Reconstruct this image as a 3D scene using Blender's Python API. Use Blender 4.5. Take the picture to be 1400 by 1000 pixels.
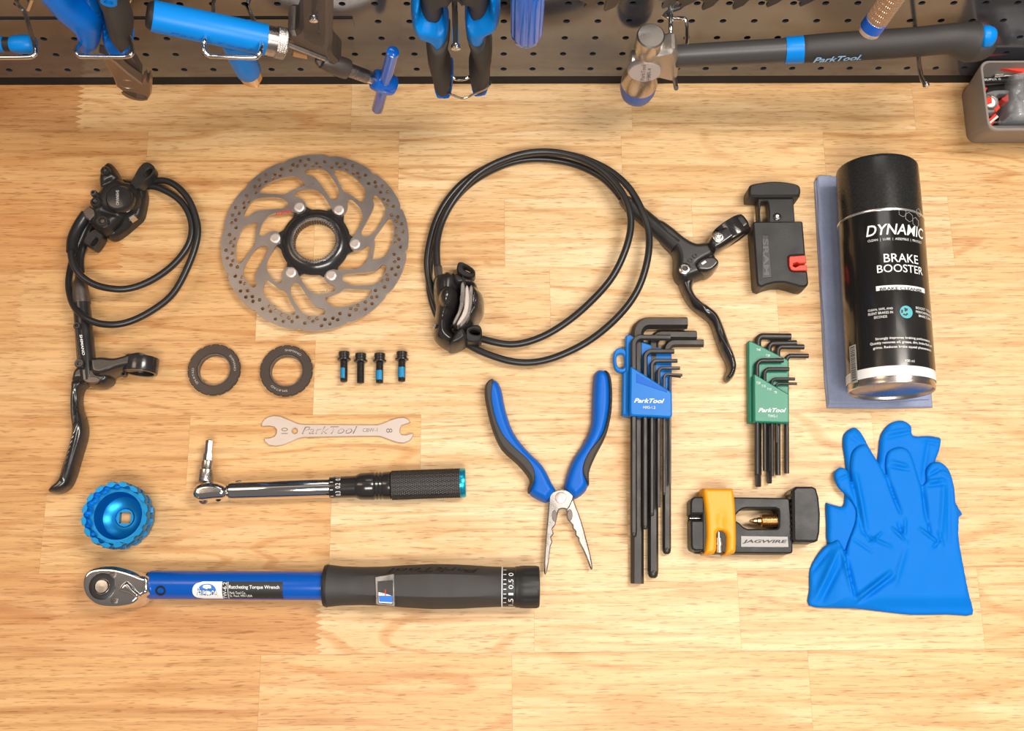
import bpy, bmesh, math, random
import numpy as np
from mathutils import Vector, Matrix
random.seed(7)
PI = math.pi
for o in list(bpy.data.objects):
    bpy.data.objects.remove(o)
SC = bpy.context.scene
COL = SC.collection
# ------------------------------------------------------------------ camera
# world: X right along the bench, Y towards the pegboard, Z up; bench top is z = 0; metres
FPX, TH, PAN, ROLL = 1478.6, 0.243168, 0.046469, -0.0398587
CAMLOC = Vector((-0.004632, 0.0, 0.887))
WALL = 0.481125
def unpan(v):
    c, s = math.cos(PAN), math.sin(PAN)
    return Vector((c*v[0] + s*v[1], -s*v[0] + c*v[1], v[2]))
E1 = unpan((1, 0, 0)); E2 = unpan((0, math.cos(TH), math.sin(TH))); FWD = unpan((0, math.sin(TH), -math.cos(TH)))
RIGHT = math.cos(ROLL)*E1 - math.sin(ROLL)*E2
UP = math.sin(ROLL)*E1 + math.cos(ROLL)*E2
cd = bpy.data.cameras.new('camera'); cam = bpy.data.objects.new('camera', cd); COL.objects.link(cam)
cd.sensor_fit = 'HORIZONTAL'; cd.sensor_width = 36; cd.lens = FPX/1400*36; cd.clip_start = 0.02; cd.clip_end = 50
mw = Matrix.Identity(4)
for i, a in enumerate((RIGHT, UP, -FWD)):
    for r in range(3): mw[r][i] = a[r]
mw.translation = CAMLOC
cam.matrix_world = mw
SC.camera = cam
# ------------------------------------------------------------------ light
SC.view_settings.view_transform = 'Standard'; SC.view_settings.look = 'None'
SC.view_settings.gamma = 1; SC.view_settings.use_curve_mapping = False
SC.view_settings.exposure = 0.12
wd = bpy.data.worlds.new('room_light'); SC.world = wd; wd.use_nodes = True
wd.node_tree.nodes['Background'].inputs[0].default_value = (1.0, 0.90, 0.83, 1)
wd.node_tree.nodes['Background'].inputs[1].default_value = 0.16
def area(name, loc, target, sx, sy, power, color):
    l = bpy.data.lights.new(name, 'AREA'); l.shape = 'RECTANGLE'; l.size = sx; l.size_y = sy; l.energy = power; l.color = color
    o = bpy.data.objects.new(name, l); COL.objects.link(o); o.location = loc
    o.rotation_euler = (Vector(target) - Vector(loc)).to_track_quat('-Z', 'Y').to_euler()
    return o
area('unseen_lamp', (0.66, 0.40, 1.40), (0.20, 0.28, 0), 0.35, 0.6, 17, (1.0, 0.93, 0.84))
area('unseen_lamp', (-0.90, 0.36, 1.25), (-0.15, 0.2, 0), 0.30, 0.6, 3.4, (1.0, 0.76, 0.54))
area('unseen_lamp', (0.10, -0.58, 1.5), (0.08, 0.22, 0), 0.9, 0.4, 20.5, (1.0, 0.965, 0.91))  # front fill lamp, added to brighten the hung tools and the bench middle
# ------------------------------------------------------------------ pixel rays (photo frame 1400 x 1000) onto real surfaces
def ray(p):
    return RIGHT*((p[0]-700)/FPX) + UP*((500-p[1])/FPX) + FWD
def on_z(p, z=0.0):
    d = ray(p); return CAMLOC + d*((z - CAMLOC.z)/d.z)
def on_y(p, t=0.0):
    d = ray(p); return CAMLOC + d*((WALL - t - CAMLOC.y)/d.y)
def S(p, z=0.0):                      # metres per pixel there
    return (on_z(p, z) - CAMLOC).dot(FWD)/FPX
def SW(p, t=0.0):
    return (on_y(p, t) - CAMLOC).dot(FWD)/FPX
class Bench:
    def __init__(s, zref): s.z = zref
    def uv(s, p): q = on_z(p, s.z); return (q.x, q.y)
    def p(s, a, b, h): return (a, b, h)
class Board:
    def __init__(s, t): s.t = t
    def uv(s, p): q = on_y(p, s.t); return (q.x, q.z)
    def p(s, a, b, h): return (a, WALL - h, b)
def cr(x0, y0, sc, pts):              # magnified-crop coordinates to photo pixels
    return [(x0 + p[0]/sc, y0 + p[1]/sc) for p in pts]
# ------------------------------------------------------------------ objects
ORG = {}
def tag(o, label, cat, group=None):
    o['label'] = label; o['category'] = cat
    if group: o['group'] = group
    return o
def thing(name, loc, label, cat, group=None):
    o = bpy.data.objects.new(name, None); COL.objects.link(o); o.empty_display_size = 0.01
    o.location = loc; ORG[o] = Vector(loc)
    return tag(o, label, cat, group)
def mk(name, verts, faces, mat, parent=None, smooth=True, origin=None, angle=40):
    me = bpy.data.meshes.new(name)
    vs = np.array([tuple(v) for v in verts], dtype=float).reshape(-1, 3)
    if parent is not None: org = ORG[parent]
    elif origin is not None: org = Vector(origin)
    else:
        lo, hi = vs.min(0), vs.max(0); org = Vector(((lo[0]+hi[0])/2, (lo[1]+hi[1])/2, lo[2]))
    vs = vs - np.array(org)
    me.from_pydata(vs.tolist(), [], [tuple(f) for f in faces])
    me.validate()
    bm = bmesh.new(); bm.from_mesh(me)
    bmesh.ops.recalc_face_normals(bm, faces=bm.faces)
    if smooth:
        ca = math.radians(angle)
        for f in bm.faces: f.smooth = True
        for e in bm.edges:
            if len(e.link_faces) == 2 and e.calc_face_angle(0) > ca: e.smooth = False
    bm.to_mesh(me); bm.free()
    if mat: me.materials.append(mat)
    o = bpy.data.objects.new(name, me); COL.objects.link(o)
    if parent is not None: o.parent = parent; ORG[o] = ORG[parent]
    else: o.location = org; ORG[o] = org
    return o
class MB:                              # collects shapes into one mesh
    def __init__(s): s.v = []; s.f = []
    def add(s, vf):
        n = len(s.v); s.v += [tuple(x) for x in vf[0]]; s.f += [tuple(i+n for i in f) for f in vf[1]]; return s
    def build(s, name, mat, parent=None, **k): return mk(name, s.v, s.f, mat, parent, **k)
# ------------------------------------------------------------------ shapes -> (verts, faces)
def smooth_closed(pts, n=4):
    m = len(pts); out = []
    for i in range(m):
        p0, p1, p2, p3 = (np.array(pts[(i+k-1) % m], float) for k in range(4))
        for j in range(n):
            t = j/n
            out.append(tuple(0.5*((2*p1) + (p2-p0)*t + (2*p0-5*p1+4*p2-p3)*t*t + (3*p1-p0-3*p2+p3)*t**3)))
    return out
def smooth_open(pts, n=6):
    m = len(pts); out = []
    P = [np.array(p, float) for p in pts]
    for i in range(m-1):
        p0 = P[max(i-1, 0)]; p1 = P[i]; p2 = P[i+1]; p3 = P[min(i+2, m-1)]
        for j in range(n):
            t = j/n
            out.append(0.5*((2*p1) + (p2-p0)*t + (2*p0-5*p1+4*p2-p3)*t*t + (3*p1-p0-3*p2+p3)*t**3))
    out.append(P[-1]); return out
def tube_vf(pts, rad, n=12, flat=None, caps=True, rot=0.0, close=False):
    P = [Vector(p) for p in pts]; m = len(P)
    R = list(rad) if hasattr(rad, '__len__') else [rad]*m
    vs, fs = [], []
    t0 = (P[1]-P[0]).normalized()
    ref = Vector((0, 0, 1)) if abs(t0.z) < 0.9 else Vector((1, 0, 0))
    nrm = (ref - t0*ref.dot(t0)).normalized()
    prev = t0
    for i in range(m):
        if i == 0: t = t0
        elif i == m-1: t = (P[i]-P[i-1]).normalized()
        else: t = ((P[i+1]-P[i]).normalized() + (P[i]-P[i-1]).normalized()).normalized()
        q = prev.rotation_difference(t); nrm = q @ nrm; nrm = (nrm - t*nrm.dot(t)).normalized(); prev = t
        b = t.cross(nrm)
        for k in range(n):
            a = 2*PI*k/n + rot
            f1, f2 = (1, 1) if flat is None else flat
            vs.append(P[i] + nrm*(math.cos(a)*R[i]*f1) + b*(math.sin(a)*R[i]*f2))
    for i in range(m-1):
        for k in range(n):
            fs.append((i*n+k, i*n+(k+1) % n, (i+1)*n+(k+1) % n, (i+1)*n+k))
    if caps:
        fs.append(tuple(range(n-1, -1, -1))); fs.append(tuple((m-1)*n+k for k in range(n)))
    return vs, fs
def lathe_vf(A, B, prof, n=32, rf=None, up=(0, 0, 1), cap0=True, cap1=True, closed=False):
    # prof: (s, r) metres, s measured from A towards B; theta 0 = up
    A = Vector(A); d = (Vector(B)-A).normalized(); u = Vector(up)
    if abs(d.dot(u)) > 0.95: u = Vector((0, 1, 0))
    u = (u - d*u.dot(d)).normalized(); w = d.cross(u)
    vs, fs = [], []
    for i, (s, r) in enumerate(prof):
        for k in range(n):
            a = 2*PI*k/n
            rr = rf(a, i, s, r) if rf else r
            vs.append(A + d*s + (u*math.cos(a) + w*math.sin(a))*rr)
    m = len(prof)
    rng = range(m) if closed else range(m-1)
    for i in rng:
        j = (i+1) % m
        for k in range(n):
            fs.append((i*n+k, i*n+(k+1) % n, j*n+(k+1) % n, j*n+k))
    if not closed:
        if cap0: fs.append(tuple(range(n-1, -1, -1)))
        if cap1: fs.append(tuple((m-1)*n+k for k in range(n)))
    return vs, fs
def px_axis(p0, p1, z):
    return on_z(p0, z), on_z(p1, z), S(p0, z)
def lathe_px(p0, p1, z, prof, **k):   # prof in photo pixels along p0 -> p1
    A, B = on_z(p0, z), on_z(p1, z)
    L = (B-A).length/math.dist(p0, p1); r = S(((p0[0]+p1[0])/2, (p0[1]+p1[1])/2), z)
    return lathe_vf(A, B, [(s*L, q*r) for s, q in prof], **k)
def lathe_w(p0, p1, t, prof, t1=None, **k):
    A, B = on_y(p0, t), on_y(p1, t if t1 is None else t1)
    L = (B-A).length/math.dist(p0, p1); r = SW(p0, t)
    return lathe_vf(A, B, [(s*L, q*r) for s, q in prof], **k)
def box_vf(c, sx, sy, sz, M=None):
    vs = [Vector((x*sx/2, y*sy/2, z*sz/2)) for x in (-1, 1) for y in (-1, 1) for z in (-1, 1)]
    if M is not None: vs = [M @ v for v in vs]
    vs = [v + Vector(c) for v in vs]
    return vs, [(0, 1, 3, 2), (4, 6, 7, 5), (0, 4, 5, 1), (2, 3, 7, 6), (0, 2, 6, 4), (1, 5, 7, 3)]
def curve_vf(outlines, z0, z1, bevel=0.0, res=2):
    # outlines: lists of (a, b) metres; the first is the outer edge, the others holes (even-odd); chamfered slab
    from mathutils.geometry import delaunay_2d_cdt
    loops = []
    for o in outlines:
        q = [np.array(p, float) for p in o]
        q = [p for i, p in enumerate(q) if np.hypot(*(p-q[i-1])) > 2e-6]
        if len(q) > 2: loops.append(np.array(q))
    def area2(P): return float((P[:, 0]*np.roll(P[:, 1], -1)-np.roll(P[:, 0], -1)*P[:, 1]).sum())
    ins = []
    for li, P in enumerate(loops):
        sgn = (1 if area2(P) > 0 else -1)*(1 if li == 0 else -1)
        e1 = P-np.roll(P, 1, 0); e2 = np.roll(P, -1, 0)-P
        e1 = e1/np.linalg.norm(e1, axis=1)[:, None]; e2 = e2/np.linalg.norm(e2, axis=1)[:, None]
        n1 = np.stack([-e1[:, 1], e1[:, 0]], 1); n2 = np.stack([-e2[:, 1], e2[:, 0]], 1)
        nn = n1+n2; ln = np.maximum(np.linalg.norm(nn, axis=1), 0.3)[:, None]
        nn = nn/ln; k = np.clip(1/np.maximum((nn*n1).sum(1), 0.5), 1, 1.6)[:, None]
        I_ = P+sgn*nn*k*bevel
        for _ in range(3):
            bad = ((np.roll(I_, -1, 0)-I_)*(np.roll(P, -1, 0)-P)).sum(1) <= 0
            for i in np.nonzero(bad)[0]:
                j = (i+1) % len(P); mid = (I_[i]+I_[j])/2; I_[i] = mid; I_[j] = mid
            if not bad.any(): break
        ins.append(I_)
    def fill(LL):
        vs = []; es = []
        for P in LL:
            n = len(vs); m = len(P); vs += [Vector((p[0]*1000, p[1]*1000)) for p in P]; es += [(n+i, n+(i+1) % m) for i in range(m)]
        vo, eo, fo, ov, _, _ = delaunay_2d_cdt(vs, es, [], 0, 1e-4)
        V_ = np.array([(v.x/1000, v.y/1000) for v in vo]); T = np.array(fo)
        c = V_[T].mean(1); inside = np.zeros(len(c), bool)
        for P in LL:
            A = P; B = np.roll(P, -1, 0)
            for a, b in zip(A, B):
                m_ = (a[1] > c[:, 1]) != (b[1] > c[:, 1])
                if m_.any() and a[1] != b[1]:
                    xi = (b[0]-a[0])*(c[:, 1]-a[1])/(b[1]-a[1])+a[0]; inside ^= m_ & (c[:, 0] < xi)
        remap = {}
        for new_i, olds in enumerate(ov):
            for q in olds: remap[q] = new_i
        return V_, T[inside], remap
    use = ins if bevel > 0 else loops
    V_, T, remap = fill(use)
    n = len(V_); vs = [(x, y, z1) for x, y in V_]+[(x, y, z0) for x, y in V_]
    fs = [tuple(t) for t in T.tolist()]+[tuple(n+i for i in t[::-1]) for t in T.tolist()]
    off = 0
    hb = min(bevel, (z1-z0)*0.45)
    for P in loops:
        m = len(P); top = [remap[off+i] for i in range(m)]; off += m
        rings = [top]
        if bevel > 0:
            n0 = len(vs); vs += [(p[0], p[1], z1-hb) for p in P]; rings.append(list(range(n0, n0+m)))
            n0 = len(vs); vs += [(p[0], p[1], z0+hb) for p in P]; rings.append(list(range(n0, n0+m)))
        rings.append([n+i for i in top])
        for r in range(len(rings)-1):
            for i in range(m):
                j = (i+1) % m; f = [rings[r][i], rings[r][j], rings[r+1][j], rings[r+1][i]]
                g = []
                for q in f:
                    if q not in g: g.append(q)
                if len(g) > 2: fs.append(tuple(g))
    return vs, fs
def plate_vf(outs, plane, z0, z1, bevel=0.0006, sm=0, res=2):
    o2 = []
    for o in outs:
        if sm: o = smooth_closed(o, sm)
        o2.append([plane.uv(p) for p in o])
    vs, fs = curve_vf(o2, z0, z1, bevel, res)
    return [plane.p(*v) for v in vs], fs
def plate(name, outs, plane, z0, z1, mat, parent=None, bevel=0.0006, sm=0, angle=35, **k):
    v, f = plate_vf(outs, plane, z0, z1, bevel, sm)
    return mk(name, v, f, mat, parent, angle=angle, **k)
def circ(c, r, n=20, ph=0.0, ry=None):
    return [(c[0]+r*math.cos(2*PI*i/n+ph), c[1]+(ry or r)*math.sin(2*PI*i/n+ph)) for i in range(n)]
def rrect(x0, y0, x1, y1, r, n=4):
    o = []
    for cx, cy, a in ((x1-r, y0+r, -90), (x1-r, y1-r, 0), (x0+r, y1-r, 90), (x0+r, y0+r, 180)):
        for i in range(n+1):
            t = math.radians(a+90*i/n); o.append((cx+r*math.cos(t), cy+r*math.sin(t)))
    return o
def relief_vf(outline, plane, z0, z1, rnd, res=0.0009, feats=(), sm=4, edge=0.25, pw=2.0, hmap=None):
    # a body grown from an outline: flat base at z0, rounded shoulders of radius rnd, top at z1, plus domes and ridges
    if sm: outline = smooth_closed(outline, sm)
    P = np.array([plane.uv(p) for p in outline])
    lo, hi = P.min(0)-res, P.max(0)+res
    nx, ny = int((hi[0]-lo[0])/res)+2, int((hi[1]-lo[1])/res)+2
    gx = lo[0]+np.arange(nx)*res; gy = lo[1]+np.arange(ny)*res
    X, Y = np.meshgrid(gx, gy, indexing='ij'); Q = np.stack([X.ravel(), Y.ravel()], 1)
    A = P; B = np.roll(P, -1, 0)
    ins = np.zeros(len(Q), bool); dmin = np.full(len(Q), 1e9); near = Q.copy()
    for a, b in zip(A, B):
        c1 = (a[1] > Q[:, 1]) != (b[1] > Q[:, 1])
        if abs(b[1]-a[1]) > 1e-12:
            xi = (b[0]-a[0])*(Q[:, 1]-a[1])/(b[1]-a[1])+a[0]
            ins ^= c1 & (Q[:, 0] < xi)
        ab = b-a; l2 = max((ab**2).sum(), 1e-14)
        t = np.clip(((Q-a)@ab)/l2, 0, 1); pr = a+t[:, None]*ab; d = np.hypot(*(Q-pr).T)
        m = d < dmin; dmin[m] = d[m]; near[m] = pr[m]
    G = ins.reshape(nx, ny)
    cell = G[:-1, :-1] | G[1:, :-1] | G[:-1, 1:] | G[1:, 1:]
    used = np.zeros((nx, ny), bool)
    for i in (0, 1):
        for j in (0, 1): used[i:nx-1+i, j:ny-1+j] |= cell
    used = used.ravel()
    Q2 = np.where(ins[:, None], Q, near); D = np.where(ins, dmin, 0.0)
    q = np.clip(D/rnd, 0, 1)
    prof = edge+(1-edge)*(1-(1-q)**pw)**(1/pw)
    h = (z1-z0)*prof
    for ft in feats:
        if ft[0] == 'dome':
            c = np.array(plane.uv(ft[1])); e = np.array(plane.uv((ft[1][0]+ft[2], ft[1][1]))); r = np.hypot(*(e-c))
            dd = np.hypot(*(Q2-c).T)/r; h = h+ft[3]*np.sqrt(np.clip(1-dd**2, 0, 1))*np.clip(D/0.001, 0, 1)
        elif ft[0] == 'ridge':
            a = np.array(plane.uv(ft[1])); b = np.array(plane.uv(ft[2])); e = np.array(plane.uv((ft[1][0]+ft[3], ft[1][1]))); w = np.hypot(*(e-a))
            ab = b-a; t = np.clip(((Q2-a)@ab)/(ab@ab), 0, 1); dd = np.hypot(*(Q2-(a+t[:, None]*ab)).T)/w
            fade = np.sin(np.clip(t*0.9+0.05, 0, 1)*PI)**0.5
            h = h+ft[4]*np.exp(-dd**2)*fade*np.clip(D/0.0015, 0, 1)
        elif ft[0] == 'slope':
            a = np.array(plane.uv(ft[1])); b = np.array(plane.uv(ft[2])); ab = b-a
            t = np.clip(((Q2-a)@ab)/(ab@ab), 0, 1); h = h*(1-t+t*ft[3])
    if hmap is not None: h = h+hmap(Q2, D)
    h = np.maximum(h, 0.0002)
    idx = -np.ones(nx*ny, int); un = np.nonzero(used)[0]; idx[un] = np.arange(len(un))
    vs = [plane.p(Q2[i, 0], Q2[i, 1], z0+h[i]) for i in un]
    fs = []; ec = {}
    ci, cj = np.nonzero(cell)
    for i, j in zip(ci, cj):
        f = (idx[i*ny+j], idx[(i+1)*ny+j], idx[(i+1)*ny+j+1], idx[i*ny+j+1]); fs.append(f)
        for k in range(4):
            e = (f[k], f[(k+1) % 4])
            if (e[1], e[0]) in ec: del ec[(e[1], e[0])]
            else: ec[e] = 1
    n = len(vs); bmap = {}
    for (a, b) in ec:
        for v in (a, b):
            if v not in bmap:
                g = un[v]; bmap[v] = n+len(bmap); vs.append(plane.p(Q2[g, 0], Q2[g, 1], z0))
    for (a, b) in ec: fs.append((b, a, bmap[a], bmap[b]))
    return vs, fs
def relief(name, outline, plane, z0, z1, rnd, mat, parent=None, **k):
    v, f = relief_vf(outline, plane, z0, z1, rnd, **k)
    return mk(name, v, f, mat, parent, angle=60)
def text_uv(txt, shear=0.0, bold=0.0, spacing=1.0, align='LEFT'):
    cu = bpy.data.curves.new('tmp', 'FONT'); cu.body = txt; cu.size = 1; cu.shear = shear; cu.offset = bold; cu.space_character = spacing; cu.resolution_u = 3; cu.align_x = align
    ob = bpy.data.objects.new('tmp', cu); me = bpy.data.meshes.new_from_object(ob)
    v = np.array([(q.co.x, q.co.y) for q in me.vertices]); f = [tuple(p.vertices) for p in me.polygons]
    bpy.data.objects.remove(ob); bpy.data.curves.remove(cu); bpy.data.meshes.remove(me)
    lo, hi = v.min(0), v.max(0); return (v-lo)/(hi-lo), f
def text_map(name, txt, fn, mat, parent, **k):
    uv, f = text_uv(txt, **k)
    o = mk(name, [fn(u, v) for u, v in uv], f, mat, parent, smooth=False)
    return o
def text_px(name, txt, bl, br, tl, z, mat, parent, **k):   # flat print on a level face at height z
    fn = lambda u, v: on_z((bl[0]+(br[0]-bl[0])*u+(tl[0]-bl[0])*v, bl[1]+(br[1]-bl[1])*u+(tl[1]-bl[1])*v), z)
    return text_map(name, txt, fn, mat, parent, **k)
class Cyl:                             # a cylinder in space: pixel -> (s, angle) and back
    def __init__(c, A, B, R):
        c.A = Vector(A); c.d = (Vector(B)-c.A).normalized(); c.R = R
        u = Vector((0, 0, 1)); c.u = (u-c.d*u.dot(c.d)).normalized(); c.w = c.d.cross(c.u)
    def hit(c, p):
        r = ray(p).normalized(); o = CAMLOC-c.A
        rp = r-c.d*r.dot(c.d); op = o-c.d*o.dot(c.d)
        a = rp.dot(rp); b = 2*rp.dot(op); k = op.dot(op)-c.R**2; D = max(b*b-4*a*k, 0)
        q = CAMLOC+r*((-b-math.sqrt(D))/(2*a)); v = q-c.A
        return v.dot(c.d), math.atan2(v.dot(c.w), v.dot(c.u))
    def pt(c, s, a, e=0.0003): return c.A+c.d*s+(c.u*math.cos(a)+c.w*math.sin(a))*(c.R+e)
# ------------------------------------------------------------------ materials
MATS = {}
def mat(name, col, rough=0.5, metal=0.0, bump=None, coat=0.0, var=0.0, vscale=60, ior=1.5, alpha=1.0, trans=0.0, rvar=0.0):
    if name in MATS: return MATS[name]
    m = bpy.data.materials.new(name); m.use_nodes = True; nt = m.node_tree; b = nt.nodes['Principled BSDF']
    b.inputs['Base Color'].default_value = (*col, 1); b.inputs['Roughness'].default_value = rough; b.inputs['Metallic'].default_value = metal
    b.inputs['Coat Weight'].default_value = coat; b.inputs['IOR'].default_value = ior; b.inputs['Alpha'].default_value = alpha
    b.inputs['Transmission Weight'].default_value = trans
    tc = nt.nodes.new('ShaderNodeTexCoord')
    if var > 0 or rvar > 0:
        n = nt.nodes.new('ShaderNodeTexNoise'); n.inputs['Scale'].default_value = vscale; n.inputs['Detail'].default_value = 5
        nt.links.new(tc.outputs['Object'], n.inputs['Vector'])
    if var > 0:
        mx = nt.nodes.new('ShaderNodeMix'); mx.data_type = 'RGBA'
        mx.inputs[6].default_value = (*[c*(1-var) for c in col], 1); mx.inputs[7].default_value = (*[min(c*(1+var), 1) for c in col], 1)
        nt.links.new(n.outputs['Fac'], mx.inputs[0]); nt.links.new(mx.outputs[2], b.inputs['Base Color'])
    if rvar > 0:
        mr = nt.nodes.new('ShaderNodeMapRange'); mr.inputs[1].default_value = 0.3; mr.inputs[2].default_value = 0.7
        mr.inputs[3].default_value = max(rough-rvar, 0.03); mr.inputs[4].default_value = rough+rvar
        nt.links.new(n.outputs['Fac'], mr.inputs[0]); nt.links.new(mr.outputs[0], b.inputs['Roughness'])
    if bump:
        n2 = nt.nodes.new('ShaderNodeTexNoise'); n2.inputs['Scale'].default_value = bump[0]; n2.inputs['Detail'].default_value = 4
        bp = nt.nodes.new('ShaderNodeBump'); bp.inputs['Strength'].default_value = bump[1]; bp.inputs['Distance'].default_value = 0.0004
        nt.links.new(tc.outputs['Object'], n2.inputs['Vector']); nt.links.new(n2.outputs['Fac'], bp.inputs['Height']); nt.links.new(bp.outputs[0], b.inputs['Normal'])
    MATS[name] = m; return m
BLACK_GLOSS = mat('gloss_black_paint', (0.022, 0.020, 0.020), 0.22, bump=(300, 0.05), coat=0.3, rvar=0.06)
BLACK_SATIN = mat('satin_black_alloy', (0.03, 0.028, 0.027), 0.36, 0.35, bump=(700, 0.12), rvar=0.08)
BLACK_PLASTIC = mat('black_plastic', (0.020, 0.019, 0.019), 0.46, bump=(900, 0.25), rvar=0.08, ior=1.42)
BLACK_RUBBER = mat('black_rubber', (0.035, 0.032, 0.030), 0.6, bump=(1200, 0.35), var=0.15)
HOSE = mat('black_hose_sheath', (0.018, 0.018, 0.019), 0.34, bump=(400, 0.05))
BROWN_RUBBER = mat('dark_soft_grip', (0.045, 0.040, 0.036), 0.65, bump=(1500, 0.5), var=0.2)
KEY_STEEL = mat('black_oxide_steel', (0.040, 0.036, 0.034), 0.40, 0.4, bump=(800, 0.15), rvar=0.1, var=0.2)
CHROME = mat('polished_chrome', (0.78, 0.76, 0.75), 0.08, 1.0, bump=(120, 0.02))
STEEL = mat('brushed_steel', (0.54, 0.50, 0.47), 0.28, 1.0, bump=(500, 0.08), rvar=0.08)
ROTOR_STEEL = mat('rotor_steel', (0.52, 0.465, 0.44), 0.34, 1.0, var=0.10, rvar=0.02)
DARK_STEEL = mat('dark_forged_steel', (0.16, 0.135, 0.12), 0.42, 0.8, bump=(500, 0.25), var=0.2, rvar=0.08)
PALE_STEEL = mat('pale_satin_plate_steel', (0.66, 0.57, 0.52), 0.42, 0.7, bump=(900, 0.06), var=0.05)
BLUE = mat('blue_paint', (0.002, 0.085, 0.44), 0.24, bump=(300, 0.04), ior=1.45)
BLUE_GRIP = mat('blue_grip_plastic', (0.0, 0.115, 0.54), 0.42, bump=(700, 0.12), ior=1.32)
BLUE_BRIGHT = mat('bright_blue_plastic', (0.0, 0.22, 0.70), 0.38, bump=(600, 0.08), ior=1.35)
BLUE_VINYL = mat('dipped_blue_vinyl', (0.003, 0.13, 0.62), 0.16, coat=0.4)
BLUE_ANOD = mat('anodised_blue_aluminium', (0.003, 0.20, 0.52), 0.32, 0.7, bump=(800, 0.08))
TEAL_RING = mat('anodised_cyan_ring', (0.01, 0.42, 0.66), 0.25, 0.7)
GREEN = mat('green_plastic', (0.010, 0.21, 0.125), 0.40, bump=(500, 0.08))
YELLOW = mat('yellow_plastic', (0.80, 0.33, 0.004), 0.45, bump=(500, 0.06))
RED = mat('red_plastic', (0.75, 0.05, 0.025), 0.4)
WHITE = mat('white_print', (0.85, 0.85, 0.84), 0.5)
GREY_PRINT = mat('grey_print', (0.45, 0.43, 0.41), 0.5)
DARK_PRINT = mat('dark_print', (0.02, 0.02, 0.02), 0.5)
ETCH = mat('etched_mark', (0.22, 0.18, 0.16), 0.6, 0.4)
BLUE_PRINT = mat('blue_print', (0.01, 0.16, 0.62), 0.5)
RED_PRINT = mat('red_print', (0.6, 0.03, 0.03), 0.5)
NITRILE = mat('blue_nitrile', (0.0, 0.165, 0.62), 0.55, bump=(1400, 0.10), var=0.05, ior=1.22)
TOWEL = mat('blue_grey_towel', (0.27, 0.31, 0.45), 0.92, bump=(2200, 0.6), var=0.12, vscale=300)
BIN_GREY = mat('warm_grey_bin_plastic', (0.24, 0.205, 0.18), 0.5, bump=(700, 0.1))
BRASS = mat('brass', (0.72, 0.46, 0.22), 0.3, 1.0, bump=(600, 0.1))
THREADLOCK = mat('blue_threadlocker', (0.004, 0.22, 0.46), 0.5, bump=(1500, 0.4))
HOLE_BLACK = mat('hole_black', (0.006, 0.006, 0.006), 0.8)
CLEAR = mat('clear_plastic_bag', (0.75, 0.76, 0.78), 0.10, alpha=0.28, bump=(60, 0.6), ior=1.7)
WIRE = mat('bright_zinc_wire', (0.70, 0.68, 0.66), 0.2, 1.0)
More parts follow.
